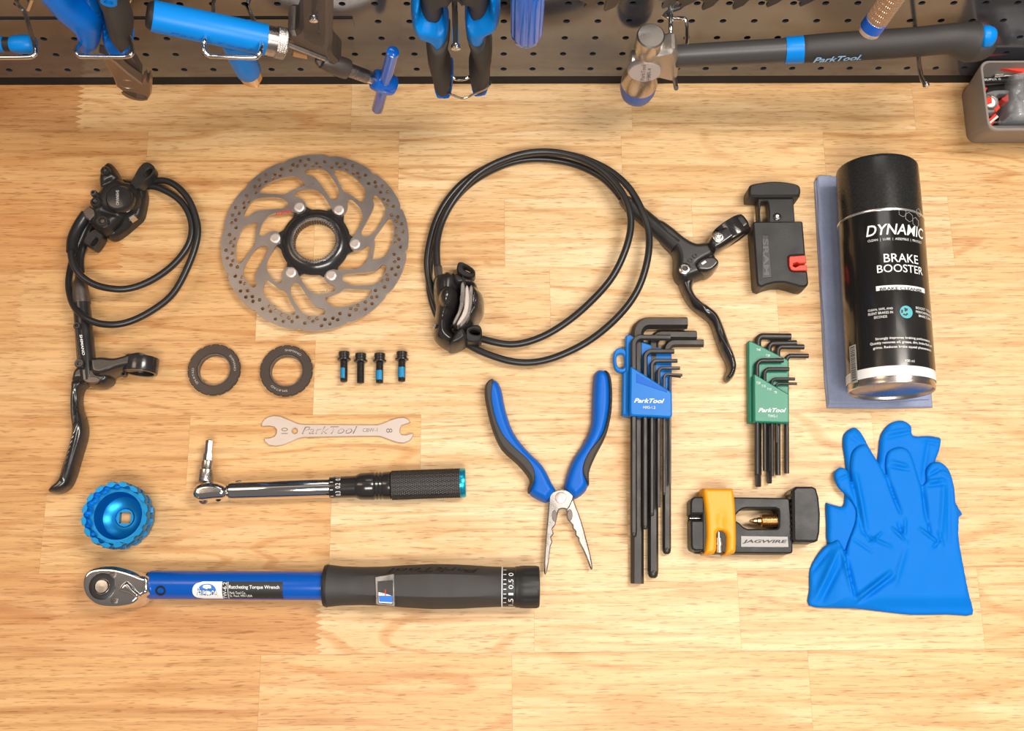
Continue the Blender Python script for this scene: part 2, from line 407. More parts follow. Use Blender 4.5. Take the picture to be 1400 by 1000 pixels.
def wood_material():
    m = bpy.data.materials.new('oiled_rubberwood'); m.use_nodes = True; nt = m.node_tree; N = nt.nodes; L = nt.links
    b = N['Principled BSDF']; b.inputs['Roughness'].default_value = 0.46
    tc = N.new('ShaderNodeTexCoord'); oi = N.new('ShaderNodeObjectInfo')
    off = N.new('ShaderNodeVectorMath'); off.operation = 'SCALE'
    cb = N.new('ShaderNodeCombineXYZ')
    for i in range(3): L.new(oi.outputs['Random'], cb.inputs[i])
    L.new(cb.outputs[0], off.inputs[0]); off.inputs[3].default_value = 7.3
    add = N.new('ShaderNodeVectorMath'); add.operation = 'ADD'; L.new(tc.outputs['Object'], add.inputs[0]); L.new(off.outputs[0], add.inputs[1])
    def noise(scale, detail, dist=0.0, rough=0.55):
        mp = N.new('ShaderNodeMapping'); mp.inputs['Scale'].default_value = scale; L.new(add.outputs[0], mp.inputs[0])
        n = N.new('ShaderNodeTexNoise'); n.inputs['Scale'].default_value = 1; n.inputs['Detail'].default_value = detail; n.inputs['Distortion'].default_value = dist; n.inputs['Roughness'].default_value = rough
        L.new(mp.outputs[0], n.inputs['Vector']); return n.outputs['Fac']
    def ramp(src, stops):
        r = N.new('ShaderNodeValToRGB'); L.new(src, r.inputs[0]); e = r.color_ramp.elements
        while len(e) < len(stops): e.new(0.5)
        for q, (p, c) in zip(e, stops): q.position = p; q.color = (*c, 1)
        return r.outputs[0]
    def mix(a, c, fac, mode='MIX'):
        x = N.new('ShaderNodeMix'); x.data_type = 'RGBA'; x.blend_type = mode
        for s, val in ((x.inputs[0], fac), (x.inputs[6], a), (x.inputs[7], c)):
            if hasattr(val, 'links'): L.new(val, s)
            else: s.default_value = val if not isinstance(val, tuple) else (*val, 1)
        return x.outputs[2]
    broad = ramp(noise((3.0, 42, 42), 3, 0.8), [(0.28, (0.66, 0.415, 0.195)), (0.50, (0.74, 0.505, 0.265)), (0.72, (0.80, 0.585, 0.345))])
    fine = ramp(noise((10, 260, 260), 4, 0.4), [(0.36, (0.76, 0.68, 0.58)), (0.55, (1, 1, 1))])
    c = mix(broad, fine, 0.75, 'MULTIPLY')
    # growth rings: contour lines of a slow warped field
    rg = noise((2.2, 13, 13), 1.5, 0.5)
    mul = N.new('ShaderNodeMath'); mul.operation = 'MULTIPLY'; mul.inputs[1].default_value = 62; L.new(rg, mul.inputs[0])
    sn = N.new('ShaderNodeMath'); sn.operation = 'SINE'; L.new(mul.outputs[0], sn.inputs[0])
    ring = ramp(sn.outputs[0], [(0.62, (1, 1, 1)), (0.97, (0.82, 0.68, 0.54))])
    c = mix(c, ring, ramp(noise((4, 20, 20), 2), [(0.35, (0.1,)*3), (0.65, (0.9,)*3)]), 'MULTIPLY')
    pores = ramp(noise((75, 950, 950), 2, 0.0, 0.5), [(0.32, (0.58, 0.45, 0.34)), (0.43, (1, 1, 1))])
    c = mix(c, pores, 0.75, 'MULTIPLY')
    streak = ramp(noise((5.0, 120, 120), 2, 0.3), [(0.26, (0.62, 0.44, 0.32)), (0.36, (1, 1, 1))])
    c = mix(c, streak, 0.55, 'MULTIPLY')
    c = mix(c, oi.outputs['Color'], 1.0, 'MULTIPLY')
    L.new(c, b.inputs['Base Color'])
    bp = N.new('ShaderNodeBump'); bp.inputs['Strength'].default_value = 0.12; bp.inputs['Distance'].default_value = 0.0003
    L.new(pores, bp.inputs['Height']); L.new(bp.outputs[0], b.inputs['Normal'])
    return m
WOOD = wood_material()
def board_material():
    m = mat('powder_coated_pegboard', (0.042, 0.046, 0.056), 0.10, 0.0, bump=(1500, 0.03), ior=2.3)
    return m
BOARD = board_material()
BOARD_EDGE = mat('pegboard_edge_paint', (0.009, 0.013, 0.017), 0.6, ior=1.3)
PLASTER = mat('plain_wall_paint', (0.45, 0.43, 0.40), 0.8, bump=(90, 0.2))
CONCRETE = mat('grey_floor', (0.25, 0.24, 0.23), 0.7, var=0.2, vscale=6)
# ------------------------------------------------------------------ the setting
def struct(o): o['kind'] = 'structure'; return o
struct(MB().add(box_vf((0, WALL+0.08, 0.55), 2.6, 0.06, 2.9)).build('wall_back', PLASTER, smooth=False))
struct(MB().add(box_vf((0, -0.4, -0.93), 2.6, 1.9, 0.06)).build('floor', CONCRETE, smooth=False))
# workbench: glued staves with finger-jointed ends
bench = thing('workbench', (0, 0.15, -0.03), 'light wooden workbench top of finger-jointed staves under all the tools', 'workbench')
ROWPX = [(700, 116.5), (700, 179), (700, 272), (700, 365), (700, 466), (700, 567), (700, 673), (700, 782), (700, 893)]
ys = [on_z(p).y for p in ROWPX]
pitch = (ys[1]-ys[-1])/7
rows = [WALL+0.02, ys[1]] + [ys[1]-pitch*k for k in range(1, 13)]
JX = [[108, 480, 864, 1250], [200, 545, 850, 1128], [168, 430, 690, 947, 1300], [28, 352, 752, 1062], [430, 880, 1232], [258, 575, 905, 1195], [60, 452, 858, 1160], [437, 730, 1010, 1340], [355, 700, 1107], [120, 500, 900, 1250], [300, 800, 1200], [100, 600, 1100], [350, 760]]
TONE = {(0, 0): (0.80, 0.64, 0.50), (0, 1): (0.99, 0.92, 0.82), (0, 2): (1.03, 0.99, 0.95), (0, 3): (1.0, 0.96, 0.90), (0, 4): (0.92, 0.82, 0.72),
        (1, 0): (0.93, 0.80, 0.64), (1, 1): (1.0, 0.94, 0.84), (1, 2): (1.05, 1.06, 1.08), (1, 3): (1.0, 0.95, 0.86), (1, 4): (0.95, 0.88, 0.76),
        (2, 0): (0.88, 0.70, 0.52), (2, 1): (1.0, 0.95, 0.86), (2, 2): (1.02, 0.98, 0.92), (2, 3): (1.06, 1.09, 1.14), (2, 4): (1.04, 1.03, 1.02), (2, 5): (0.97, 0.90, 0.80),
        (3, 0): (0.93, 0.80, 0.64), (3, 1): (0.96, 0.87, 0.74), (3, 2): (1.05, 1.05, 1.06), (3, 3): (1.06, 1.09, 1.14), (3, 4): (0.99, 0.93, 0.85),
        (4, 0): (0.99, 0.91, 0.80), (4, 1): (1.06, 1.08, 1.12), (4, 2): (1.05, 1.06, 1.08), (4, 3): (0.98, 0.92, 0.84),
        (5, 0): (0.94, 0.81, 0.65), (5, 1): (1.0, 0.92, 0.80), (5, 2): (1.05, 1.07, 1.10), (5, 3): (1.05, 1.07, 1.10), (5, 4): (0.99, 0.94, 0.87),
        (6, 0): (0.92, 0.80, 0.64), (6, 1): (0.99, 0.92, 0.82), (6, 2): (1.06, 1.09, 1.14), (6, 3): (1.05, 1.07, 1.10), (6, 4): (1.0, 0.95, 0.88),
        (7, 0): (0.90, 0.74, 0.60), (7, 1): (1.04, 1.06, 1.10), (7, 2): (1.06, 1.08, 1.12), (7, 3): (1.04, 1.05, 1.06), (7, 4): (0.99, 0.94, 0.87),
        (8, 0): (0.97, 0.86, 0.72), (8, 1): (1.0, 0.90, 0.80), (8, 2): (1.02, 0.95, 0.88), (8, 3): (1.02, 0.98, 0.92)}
def tooth_edge(x, y0, y1, fingers=13, depth=0.0030):
    n = 2*fingers
    return [(x + (depth if i % 2 else -depth)*(0.0 if i in (0, n) else 1), y0+(y1-y0)*i/n) for i in range(n+1)]
TEETH = {(0, 0), (2, 0), (3, 0), (7, 0)}
for r in range(len(rows)-1):
    y1, y0 = rows[r]-0.00006, rows[r+1]+0.00006
    ymid = ROWPX[min(r, 8)][1]+40
    xs = sorted(on_z((j, ymid)).x for j in JX[r % len(JX)])
    ends = [-0.72] + xs + [0.72]
    for k in range(len(ends)-1):
        tl = k > 0 and (r, k-1) in TEETH; tr = (r, k) in TEETH
        L_ = tooth_edge(ends[k]+0.00005, y0, y1) if tl else [(ends[k]+0.00005, y0), (ends[k]+0.00005, y1)]
        R_ = tooth_edge(ends[k+1]-0.00005, y0, y1) if tr else [(ends[k+1]-0.00005, y0), (ends[k+1]-0.00005, y1)]
        out = R_ + L_[::-1]
        n = len(out)
        vs = [(x, y, 0.0) for x, y in out] + [(x, y, -0.03) for x, y in out]
        fs = [tuple(range(n)), tuple(range(2*n-1, n-1, -1))] + [(i, i+n, (i+1) % n+n, (i+1) % n) for i in range(n)]
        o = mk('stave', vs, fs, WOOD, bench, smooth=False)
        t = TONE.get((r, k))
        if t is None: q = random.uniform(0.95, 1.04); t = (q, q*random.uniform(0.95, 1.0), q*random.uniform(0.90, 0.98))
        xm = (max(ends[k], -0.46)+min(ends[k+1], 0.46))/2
        t = tuple(a*b for a, b in zip(t, [1+q*min(max((0.08-xm)/0.46, 0), 1) for q in (-0.09, -0.16, -0.22)]))  # warmer and darker towards the left: light falloff painted into the stave colour
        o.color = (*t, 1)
for x in (-0.66, 0.66):
    for y in (0.44, -0.22):
        MB().add(box_vf((x, y, -0.465), 0.06, 0.06, 0.87)).build('leg', BLACK_SATIN, bench, smooth=False)
# pegboard with real holes
peg = thing('pegboard', (0, WALL, 0.004), 'dark glossy steel pegboard with rows of round holes behind the bench', 'pegboard')
HP = 0.0254; HZ = 0.0282; HR = 0.0028
def peg_panel(c0, c1, r0, r1, skip=lambda c, r: False):
    mb = MB(); n = 12
    for c in range(c0, c1+1):
        for r in range(r0, r1+1):
            x, z = c*HP, HZ+r*HP; h = HP/2
            sq = []
            for i in range(n):
                a = 2*PI*i/n+PI/n; m_ = max(abs(math.cos(a)), abs(math.sin(a)))
                sq.append((x+h*math.cos(a)/m_, z+h*math.sin(a)/m_))
            # put true corners in
            vs = []; fs = []
            ring = [(x+HR*math.cos(2*PI*i/n+PI/n), z+HR*math.sin(2*PI*i/n+PI/n)) for i in range(n)]
            if skip(c, r):
                mb.add(([(x-h, WALL, z-h), (x+h, WALL, z-h), (x+h, WALL, z+h), (x-h, WALL, z+h)], [(0, 1, 2, 3)])); continue
            vs = [(a, WALL, b) for a, b in sq]+[(a, WALL, b) for a, b in ring]+[(a, WALL+0.0018, b) for a, b in ring]
            for i in range(n):
                j = (i+1) % n
                fs.append((i, j, n+j, n+i)); fs.append((n+i, n+j, 2*n+j, 2*n+i))
            k = len(vs)
            for sx, sz, i in ((1, 1, 1), (-1, 1, 4), (-1, -1, 7), (1, -1, 10)):
                vs.append((x+sx*h, WALL, z+sz*h)); fs.append((i, len(vs)-1, (i+1) % n))
            mb.add((vs, fs))
    return mb
seamL = lambda c, r: c <= -6 and r == 3
peg_panel(-28, 30, 0, 30, seamL).build('panel', BOARD, peg, smooth=False)
MB().add(box_vf((0.0254, WALL+0.012, 0.41), 59*HP, 0.003, 0.80)).build('backing_sheet', HOLE_BLACK, peg, smooth=False)
MB().add(box_vf((0.0254, WALL+0.006, 0.0072), 59*HP, 0.010, 0.0143)).build('bottom_rail', BOARD_EDGE, peg, smooth=False)
# stiffening seam of the stacked panels on one side
xl = on_y((482, 24)).x; zs = on_y((240, 24)).z; z2 = on_y((240, 38)).z
MB().add(box_vf(((xl-28.5*HP)/2, WALL-0.0002, zs), xl+28.5*HP, 0.0012, 0.0016)).build('panel_seam', HOLE_BLACK, peg, smooth=False)
MB().add(box_vf(((xl-28.5*HP)/2, WALL-0.0004, (zs+z2)/2-0.0004), xl+28.5*HP, 0.0012, (zs-z2)-0.002)).build('seam_flange', BOARD, peg, smooth=False)
# ================================================================== things on the bench
mm = 0.001
def bolt_head(parent, p, z, rpx, m, name='bolt', socket='hex', h=0.003, msock=None):
    c = on_z(p, z); r = rpx*S(p, z)
    b = mk(name, *lathe_vf(c, c+Vector((0, 0, 1)), [(0, r), (h*0.7, r), (h, r*0.8), (h, r*0.5)], n=20, cap1=False), m, parent)
    n = 6 if socket == 'hex' else 12
    rf = (lambda a, i, s, q: q) if socket == 'hex' else (lambda a, i, s, q: q*(1.0 if int(round(a/(2*PI/12))) % 2 == 0 else 0.72))
    mk('socket', *lathe_vf(c, c+Vector((0, 0, 1)), [(h, r*0.5), (h*0.35, r*0.48)], n=n, rf=rf, cap0=False), msock or m, b, smooth=False)
    return b
# ------------------------------------------------------------------ brake set with the wound hose (caliper, hose, lever all joined)
def make_brake_a():
    t = thing('hydraulic_disc_brake', on_z((150, 400)), 'black hydraulic brake with short twice-wound hose and lever blade pointing to the blue notched socket', 'bike brake', 'hydraulic brakes')
    C = lambda pts: cr(80, 200, 7.14, pts)
    pl = Bench(0.026)
    relief('caliper_base', C([(470, 360), (600, 330), (700, 340), (775, 360), (842, 410), (860, 480), (842, 600), (815, 695), (740, 765), (640, 850), (540, 905), (460, 880), (410, 800), (390, 620)]), Bench(0.009), 0.002, 0.015, 0.004, BLACK_SATIN, t, res=0.0007, edge=0.5)
    body = relief('caliper_body', C([(395, 425), (388, 320), (405, 240), (440, 182), (490, 152), (528, 180), (562, 238), (600, 300), (655, 345), (720, 352), (768, 400), (785, 480), (768, 570), (705, 630), (640, 665), (610, 720), (545, 790), (480, 835), (400, 835), (340, 795), (305, 740), (335, 690), (325, 610), (318, 540), (345, 470)]),
                  Bench(0.021), 0.010, 0.026, 0.007, BLACK_SATIN, t, res=0.0006, edge=0.3, feats=[('dome', C([(590, 505)])[0], 24, 0.003), ('ridge', C([(430, 400)])[0], C([(560, 330)])[0], 3.5, -0.004), ('ridge', C([(420, 640)])[0], C([(620, 690)])[0], 4, -0.003)])
    # upper ear with slotted hole, lower ear with slotted hole
    v = C([(690, 370), (730, 300), (775, 215), (830, 158), (880, 158), (925, 190), (935, 230), (905, 285), (850, 330), (800, 390), (750, 410)])
    plate('mount_ear', [smooth_closed(v, 3), smooth_closed(C([(838, 262), (870, 222), (905, 218), (908, 245), (880, 285), (848, 292)]), 3)], Bench(0.022), 0.010, 0.022, BLACK_SATIN, t, bevel=0.001)
    v = C([(400, 800), (430, 850), (420, 905), (385, 960), (345, 1000), (295, 975), (240, 935), (270, 870), (330, 815)])
    plate('mount_ear', [smooth_closed(v, 3), smooth_closed(C([(318, 935), (350, 895), (378, 905), (372, 935), (340, 968), (318, 960)]), 3)], Bench(0.015), 0.003, 0.015, BLACK_SATIN, t, bevel=0.001)
    # round piston cover with lettering
    c = on_z(C([(590, 505)])[0], 0.030); r = 18.5*S((162, 271), 0.03)
    cap = mk('piston_cover', *lathe_vf(c-Vector((0, 0, 0.006)), c+Vector((0, 0, 1)), [(0, r*1.06), (0.003, r*1.05), (0.006, r*0.97), (0.0075, r*0.85), (0.008, r*0.5), (0.0081, 0.0001)], n=40), BLACK_GLOSS, t)
    a = C([(560, 430), (562, 575), (592, 430)])
    text_px('lettering', 'SHIMANO', a[0], a[1], (a[0][0]+4.2, a[0][1]), 0.0323, GREY_PRINT, cap, bold=0.01)
    for p, q in (((465, 250), 6.6), ((440, 742), 8.6)):
        bolt_head(t, C([p])[0], 0.026, q, BLACK_GLOSS, 'torx_bolt', 'torx', 0.0035, DARK_STEEL)
    bolt_head(t, C([(374, 558)])[0], 0.026, 7.6, BLACK_GLOSS, 'banjo_bolt', 'hex', 0.004)
    bolt_head(t, C([(358, 474)])[0], 0.024, 4.6, DARK_STEEL, 'bleed_nipple', 'hex', 0.005)
    plate('hose_connector', [C([(232, 640), (300, 580), (362, 622), (352, 668), (300, 722), (255, 700)])], Bench(0.022), 0.010, 0.022, DARK_STEEL, t, bevel=0.001)
    plate('pad_slot', [C([(540, 835), (640, 755), (668, 725), (700, 740), (660, 790), (560, 850)])], Bench(0.0175), 0.012, 0.0178, HOLE_BLACK, t, bevel=0.0003)
    plate('pad_retainer', [C([(680, 700), (745, 655), (750, 690), (700, 722)])], Bench(0.019), 0.012, 0.0195, STEEL, t, bevel=0.0004)
    # hose
    hp = [(111, 372, 9), (112, 345, 6), (130, 300, 4), (165, 262, 4), (208, 248, 8), (234, 250, 12), (256, 270, 14), (268, 298, 15), (270, 324, 15), (259, 360, 15), (237, 401, 15), (206, 426, 17), (172, 441.5, 20), (142, 443.5, 22), (119, 436, 22), (102, 420, 18), (94.5, 398, 12), (95, 375, 8), (103, 345, 5), (122, 305, 4), (160, 268, 4), (202, 255, 6), (230, 263, 9), (251, 280, 11), (262, 306, 12), (258, 334, 12), (237, 362, 13), (206, 384, 16), (174, 395, 20), (144, 393.5, 23), (121, 385, 24), (105, 370, 24), (97.5, 351, 23), (98, 330, 20), (106, 311, 17), (118, 293, 16)]
    pts = smooth_open([on_z((x, y), z*mm) for x, y, z in hp], 7)
    mk('hose', *tube_vf(pts, 0.0029, 12), HOSE, t)
    sp = smooth_open([on_z((x, y), z*mm) for x, y, z in [(98.5, 344, 23), (99.5, 328, 20), (107, 310, 17.4), (118, 293, 16.4)]], 8)
    mk('hose_sleeve', *tube_vf(sp, 0.0048, 14), HOSE, t)
    # lever: master cylinder, reservoir, clamp, blade
    D = lambda pts: cr(0, 350, 4, pts)
    p0, p1 = (121, 524), (108.5, 378)
    mk('master_cylinder', *lathe_px(p0, p1, 0.013, [(0, 9), (2, 12), (10, 12.5), (50, 12.3), (80, 12), (108, 11.5), (109, 11.6)], n=32), BLACK_GLOSS, t)
    mk('hose_boot', *lathe_px(p0, p1, 0.013, [(108, 12.2), (112, 12.2), (126, 11), (138, 9.5), (141, 7), (149, 5)], n=28), DARK_STEEL, t)
    relief('reservoir_cover', D([(394, 372), (405, 355), (430, 352), (448, 368), (455, 430), (465, 520), (470, 570), (462, 610), (435, 618), (418, 590), (408, 500), (398, 420)]), Bench(0.021), 0.004, 0.023, 0.004, BLACK_GLOSS, t, res=0.0006)
    text_px('lettering', 'SHIMANO', (108.5, 458), (112.5, 486), (112.2, 457.5), 0.0235, WHITE, t, bold=0.015, shear=0.1)
    bolt_head(t, (106, 446), 0.022, 5, BLACK_GLOSS, 'cover_screw', 'torx', 0.002)
    bolt_head(t, (109.5, 497.5), 0.023, 6.5, BLACK_GLOSS, 'pivot_bolt', 'hex', 0.0025)
    relief('lever_bracket', D([(385, 690), (383, 650), (400, 610), (440, 590), (520, 600), (575, 620), (600, 650), (595, 685), (560, 705), (520, 708), (480, 700), (440, 690)]), Bench(0.018), 0.004, 0.0195, 0.005, BLACK_GLOSS, t, res=0.0007)
    plate('adjuster_window', [circ((125.5, 519.5), 11, 20, ry=4.6)], Bench(0.0195), 0.015, 0.0200, DARK_STEEL, t, bevel=0.0004)
    # clamp band: ring standing on the bench, bore along Y
    rc = on_z((193, 500), 0.0145); d = Vector((0.07, 1, 0)).normalized(); w = 0.0065; R = 0.0140
    mk('clamp_band', *lathe_vf(rc-d*w, rc+d*w, [(0, R*0.80), (0, R*0.98), (0.001, R), (2*w-0.001, R), (2*w, R*0.98), (2*w, R*0.80)], n=48, closed=True), BLACK_GLOSS, t)
    relief('clamp_arm', D([(490, 560), (530, 548), (565, 545), (620, 550), (670, 540), (720, 524), (770, 520), (800, 560), (780, 606), (700, 616), (640, 630), (590, 648), (540, 660), (495, 640)]), Bench(0.023), 0.006, 0.0265, 0.004, BLACK_GLOSS, t, res=0.0007)
    bolt_head(t, (171, 513), 0.008, 4, DARK_STEEL, 'clamp_bolt', 'hex', 0.004)
    B = lambda pts: cr(50, 400, 3.333, pts)
    relief('lever_blade', B([(156, 400), (150, 440), (146, 490), (148, 560), (154, 620), (138, 700), (110, 790), (92, 850), (60, 880), (47, 903), (60, 912), (98, 911), (140, 885), (165, 835), (190, 750), (214, 670), (220, 620), (212, 570), (196, 520), (194, 470), (204, 435), (228, 412), (205, 398)]), Bench(0.012), 0.002, 0.015, 0.0045, BLACK_GLOSS, t, res=0.0007,
           feats=[('ridge', B([(176, 450)])[0], B([(180, 600)])[0], 1.6, -0.002), ('ridge', B([(190, 600)])[0], B([(125, 850)])[0], 2.2, 0.0025)])
    return t
make_brake_a()
# ------------------------------------------------------------------ disc rotor
def make_rotor():
    ZR = 0.0085
    c = on_z((430.6, 329.5), ZR)
    t = thing('brake_rotor', (c.x, c.y, 0), 'round drilled steel disc brake rotor with black six-arm centre and splined hole', 'brake rotor')
    K = lambda pts: [on_z(p, ZR)-c for p in cr(290, 200, 3.846, pts)]
    R = 0.0805
    notch = [math.atan2(v.y, v.x) for v in K([(395, 65), (640, 40), (850, 135), (990, 320), (1020, 550), (925, 770), (715, 920), (470, 960), (235, 870), (75, 660), (60, 410), (180, 205)])]
    base = math.atan2(sum(math.sin(12*a) for a in notch), sum(math.cos(12*a) for a in notch))/12
    out = []
    n = 360
    for i in range(n):
        a = 2*PI*i/n
        ph = ((a-base)/(2*PI/12)) % 1.0          # 0 at the notch
        d = min(ph, 1-ph)
        r = R*(1-0.010*(2*abs(ph-0.5))**2.2)
        if ph < 0.10: r -= 0.0016*(1-ph/0.10)
        if ph > 0.97: r -= 0.0016*(ph-0.97)/0.03
        out.append((r*math.cos(a), r*math.sin(a)))
    outs = [out]
    win = [K([(488, 134), (500, 122), (545, 118), (580, 120), (608, 136), (640, 180), (660, 215), (667, 250), (660, 275), (640, 283), (622, 274), (590, 228), (555, 180), (528, 157), (495, 150)]),
           K([(640, 138), (648, 122), (690, 130), (740, 158), (785, 200), (806, 232), (803, 270), (788, 298), (770, 286), (722, 252), (692, 238), (668, 190), (646, 152)]),
           K([(437, 252), (446, 238), (500, 225), (545, 230), (580, 252), (615, 308), (605, 325), (570, 328), (525, 318), (490, 292), (462, 274), (440, 268)])]
    for k in range(6):
        q = Matrix.Rotation(-k*PI/3, 3, 'Z')
        for w in win[:2]: outs.append(smooth_closed([((q@v).x, (q@v).y) for v in w], 3))
    # centre opening: arm tips reach in to the rivets
    sec = K([(482, 333), (494, 310), (484, 290), (462, 273), (440, 266), (436, 250), (446, 238), (500, 225), (545, 230), (580, 252), (612, 300), (625, 320), (632, 340), (645, 352)])
    loop = []
    for k in range(6):
        q = Matrix.Rotation(-k*PI/3, 3, 'Z'); loop += [((q@v).x, (q@v).y) for v in sec]
    outs.append(smooth_closed(loop, 2))
    rad = [0.0738, 0.0692, 0.0722, 0.0698, 0.0762, 0.0712, 0.0758, 0.0716, 0.0740, 0.0694]
    for s in range(12):
        for i, r in enumerate(rad):
            a = base+2*PI*(s+0.10+0.092*i*0.98)/12+0.01
            outs.append([(r*math.cos(a)+0.00155*math.cos(2*PI*j/10), r*math.sin(a)+0.00155*math.sin(2*PI*j/10)) for j in range(10)])
    vs, fs = curve_vf(outs, ZR-0.0019, ZR, 0.0)
    disc = mk('disc', [(v[0]+c.x, v[1]+c.y, v[2]) for v in vs], fs, ROTOR_STEEL, t, smooth=False)
    # spider
    riv = K([(455, 305), (662, 320), (748, 498), (620, 663), (410, 648), (328, 470)])
    ra = math.atan2(sum(math.sin(6*math.atan2(v.y, v.x)) for v in riv), sum(math.cos(6*math.atan2(v.y, v.x)) for v in riv))/6
    rr = sum(v.length for v in riv)/6
    so = []
    for i in range(180):
        a = 2*PI*i/180; ph = (((a-ra)/(PI/3)+0.5) % 1.0)-0.5
        r = 0.0300+0.0105*max(0, 1-abs(ph)/0.30)**1.3
        so.append((r*math.cos(a), r*math.sin(a)))
    vs, fs = curve_vf([so, circ((0, 0), 0.0185, 64)], ZR-0.0055, ZR-0.0017, 0.0008, 2)
    mk('spider', [(v[0]+c.x, v[1]+c.y, v[2]) for v in vs], fs, BLACK_GLOSS, t)
    C0 = Vector((c.x, c.y, 0)); Zv = C0+Vector((0, 0, 1))
    mk('lockring_seat', *lathe_vf(C0, Zv, [(0.0, 0.0205), (0.0, 0.0235), (ZR-0.002, 0.0285), (ZR, 0.0268), (ZR+0.0018, 0.0240), (ZR+0.0022, 0.0222), (ZR+0.0022, 0.0205)], n=72, closed=True), BLACK_GLOSS, t)
    tooth = lambda a, i, s, r: r*(1.0 if (int(a/(2*PI/432)) % 4) < 2 else 0.962) if i in (2, 3) else r
    mk('serrated_ring', *lathe_vf(C0, Zv, [(ZR+0.0008, 0.0190), (ZR+0.0008, 0.0212), (ZR+0.0026, 0.0212), (ZR+0.0030, 0.0206), (ZR+0.0030, 0.0190)], n=432, rf=tooth, closed=True), STEEL, t, smooth=False)
    spl = lambda a, i, s, r: r*(1.0 if (int(a/(2*PI/312)) % 6) < 3 else 0.955) if i < 2 else r
    mk('splined_bore', *lathe_vf(C0, Zv, [(0.001, 0.0186), (ZR+0.0018, 0.0186), (ZR+0.0022, 0.0196), (0.001, 0.0200)], n=312, rf=spl, closed=True), DARK_STEEL, t, smooth=False)
    for k in range(6):
        a = ra+k*PI/3; p = Vector((c.x+rr*math.cos(a), c.y+rr*math.sin(a), ZR-0.001))
        mk('rivet', *lathe_vf(p, p+Vector((0, 0, 1)), [(0, 0.0047), (0.0014, 0.0047), (0.0018, 0.0043), (0.0020, 0.0028), (0.0019, 0.0020), (0.0020, 0.0001)], n=24), PALE_STEEL, t)
    a = cr(290, 200, 3.846, [(332, 365), (415, 352), (330, 352)])
    text_px('lettering', 'ATTENTION', a[0], a[1], (a[2][0]+1, a[2][1]-1), ZR+0.0003, RED_PRINT, disc, bold=0.03)
    a = cr(290, 200, 3.846, [(440, 222), (535, 203), (438, 212)])
    text_px('lettering', 'SHIMANO', a[0], a[1], a[2], ZR+0.0003, ETCH, disc)
    a = cr(290, 200, 3.846, [(570, 777), (645, 752), (567, 767)])
    text_px('lettering', 'SM-RT30', a[0], a[1], a[2], ZR+0.0003, ETCH, disc)
make_rotor()
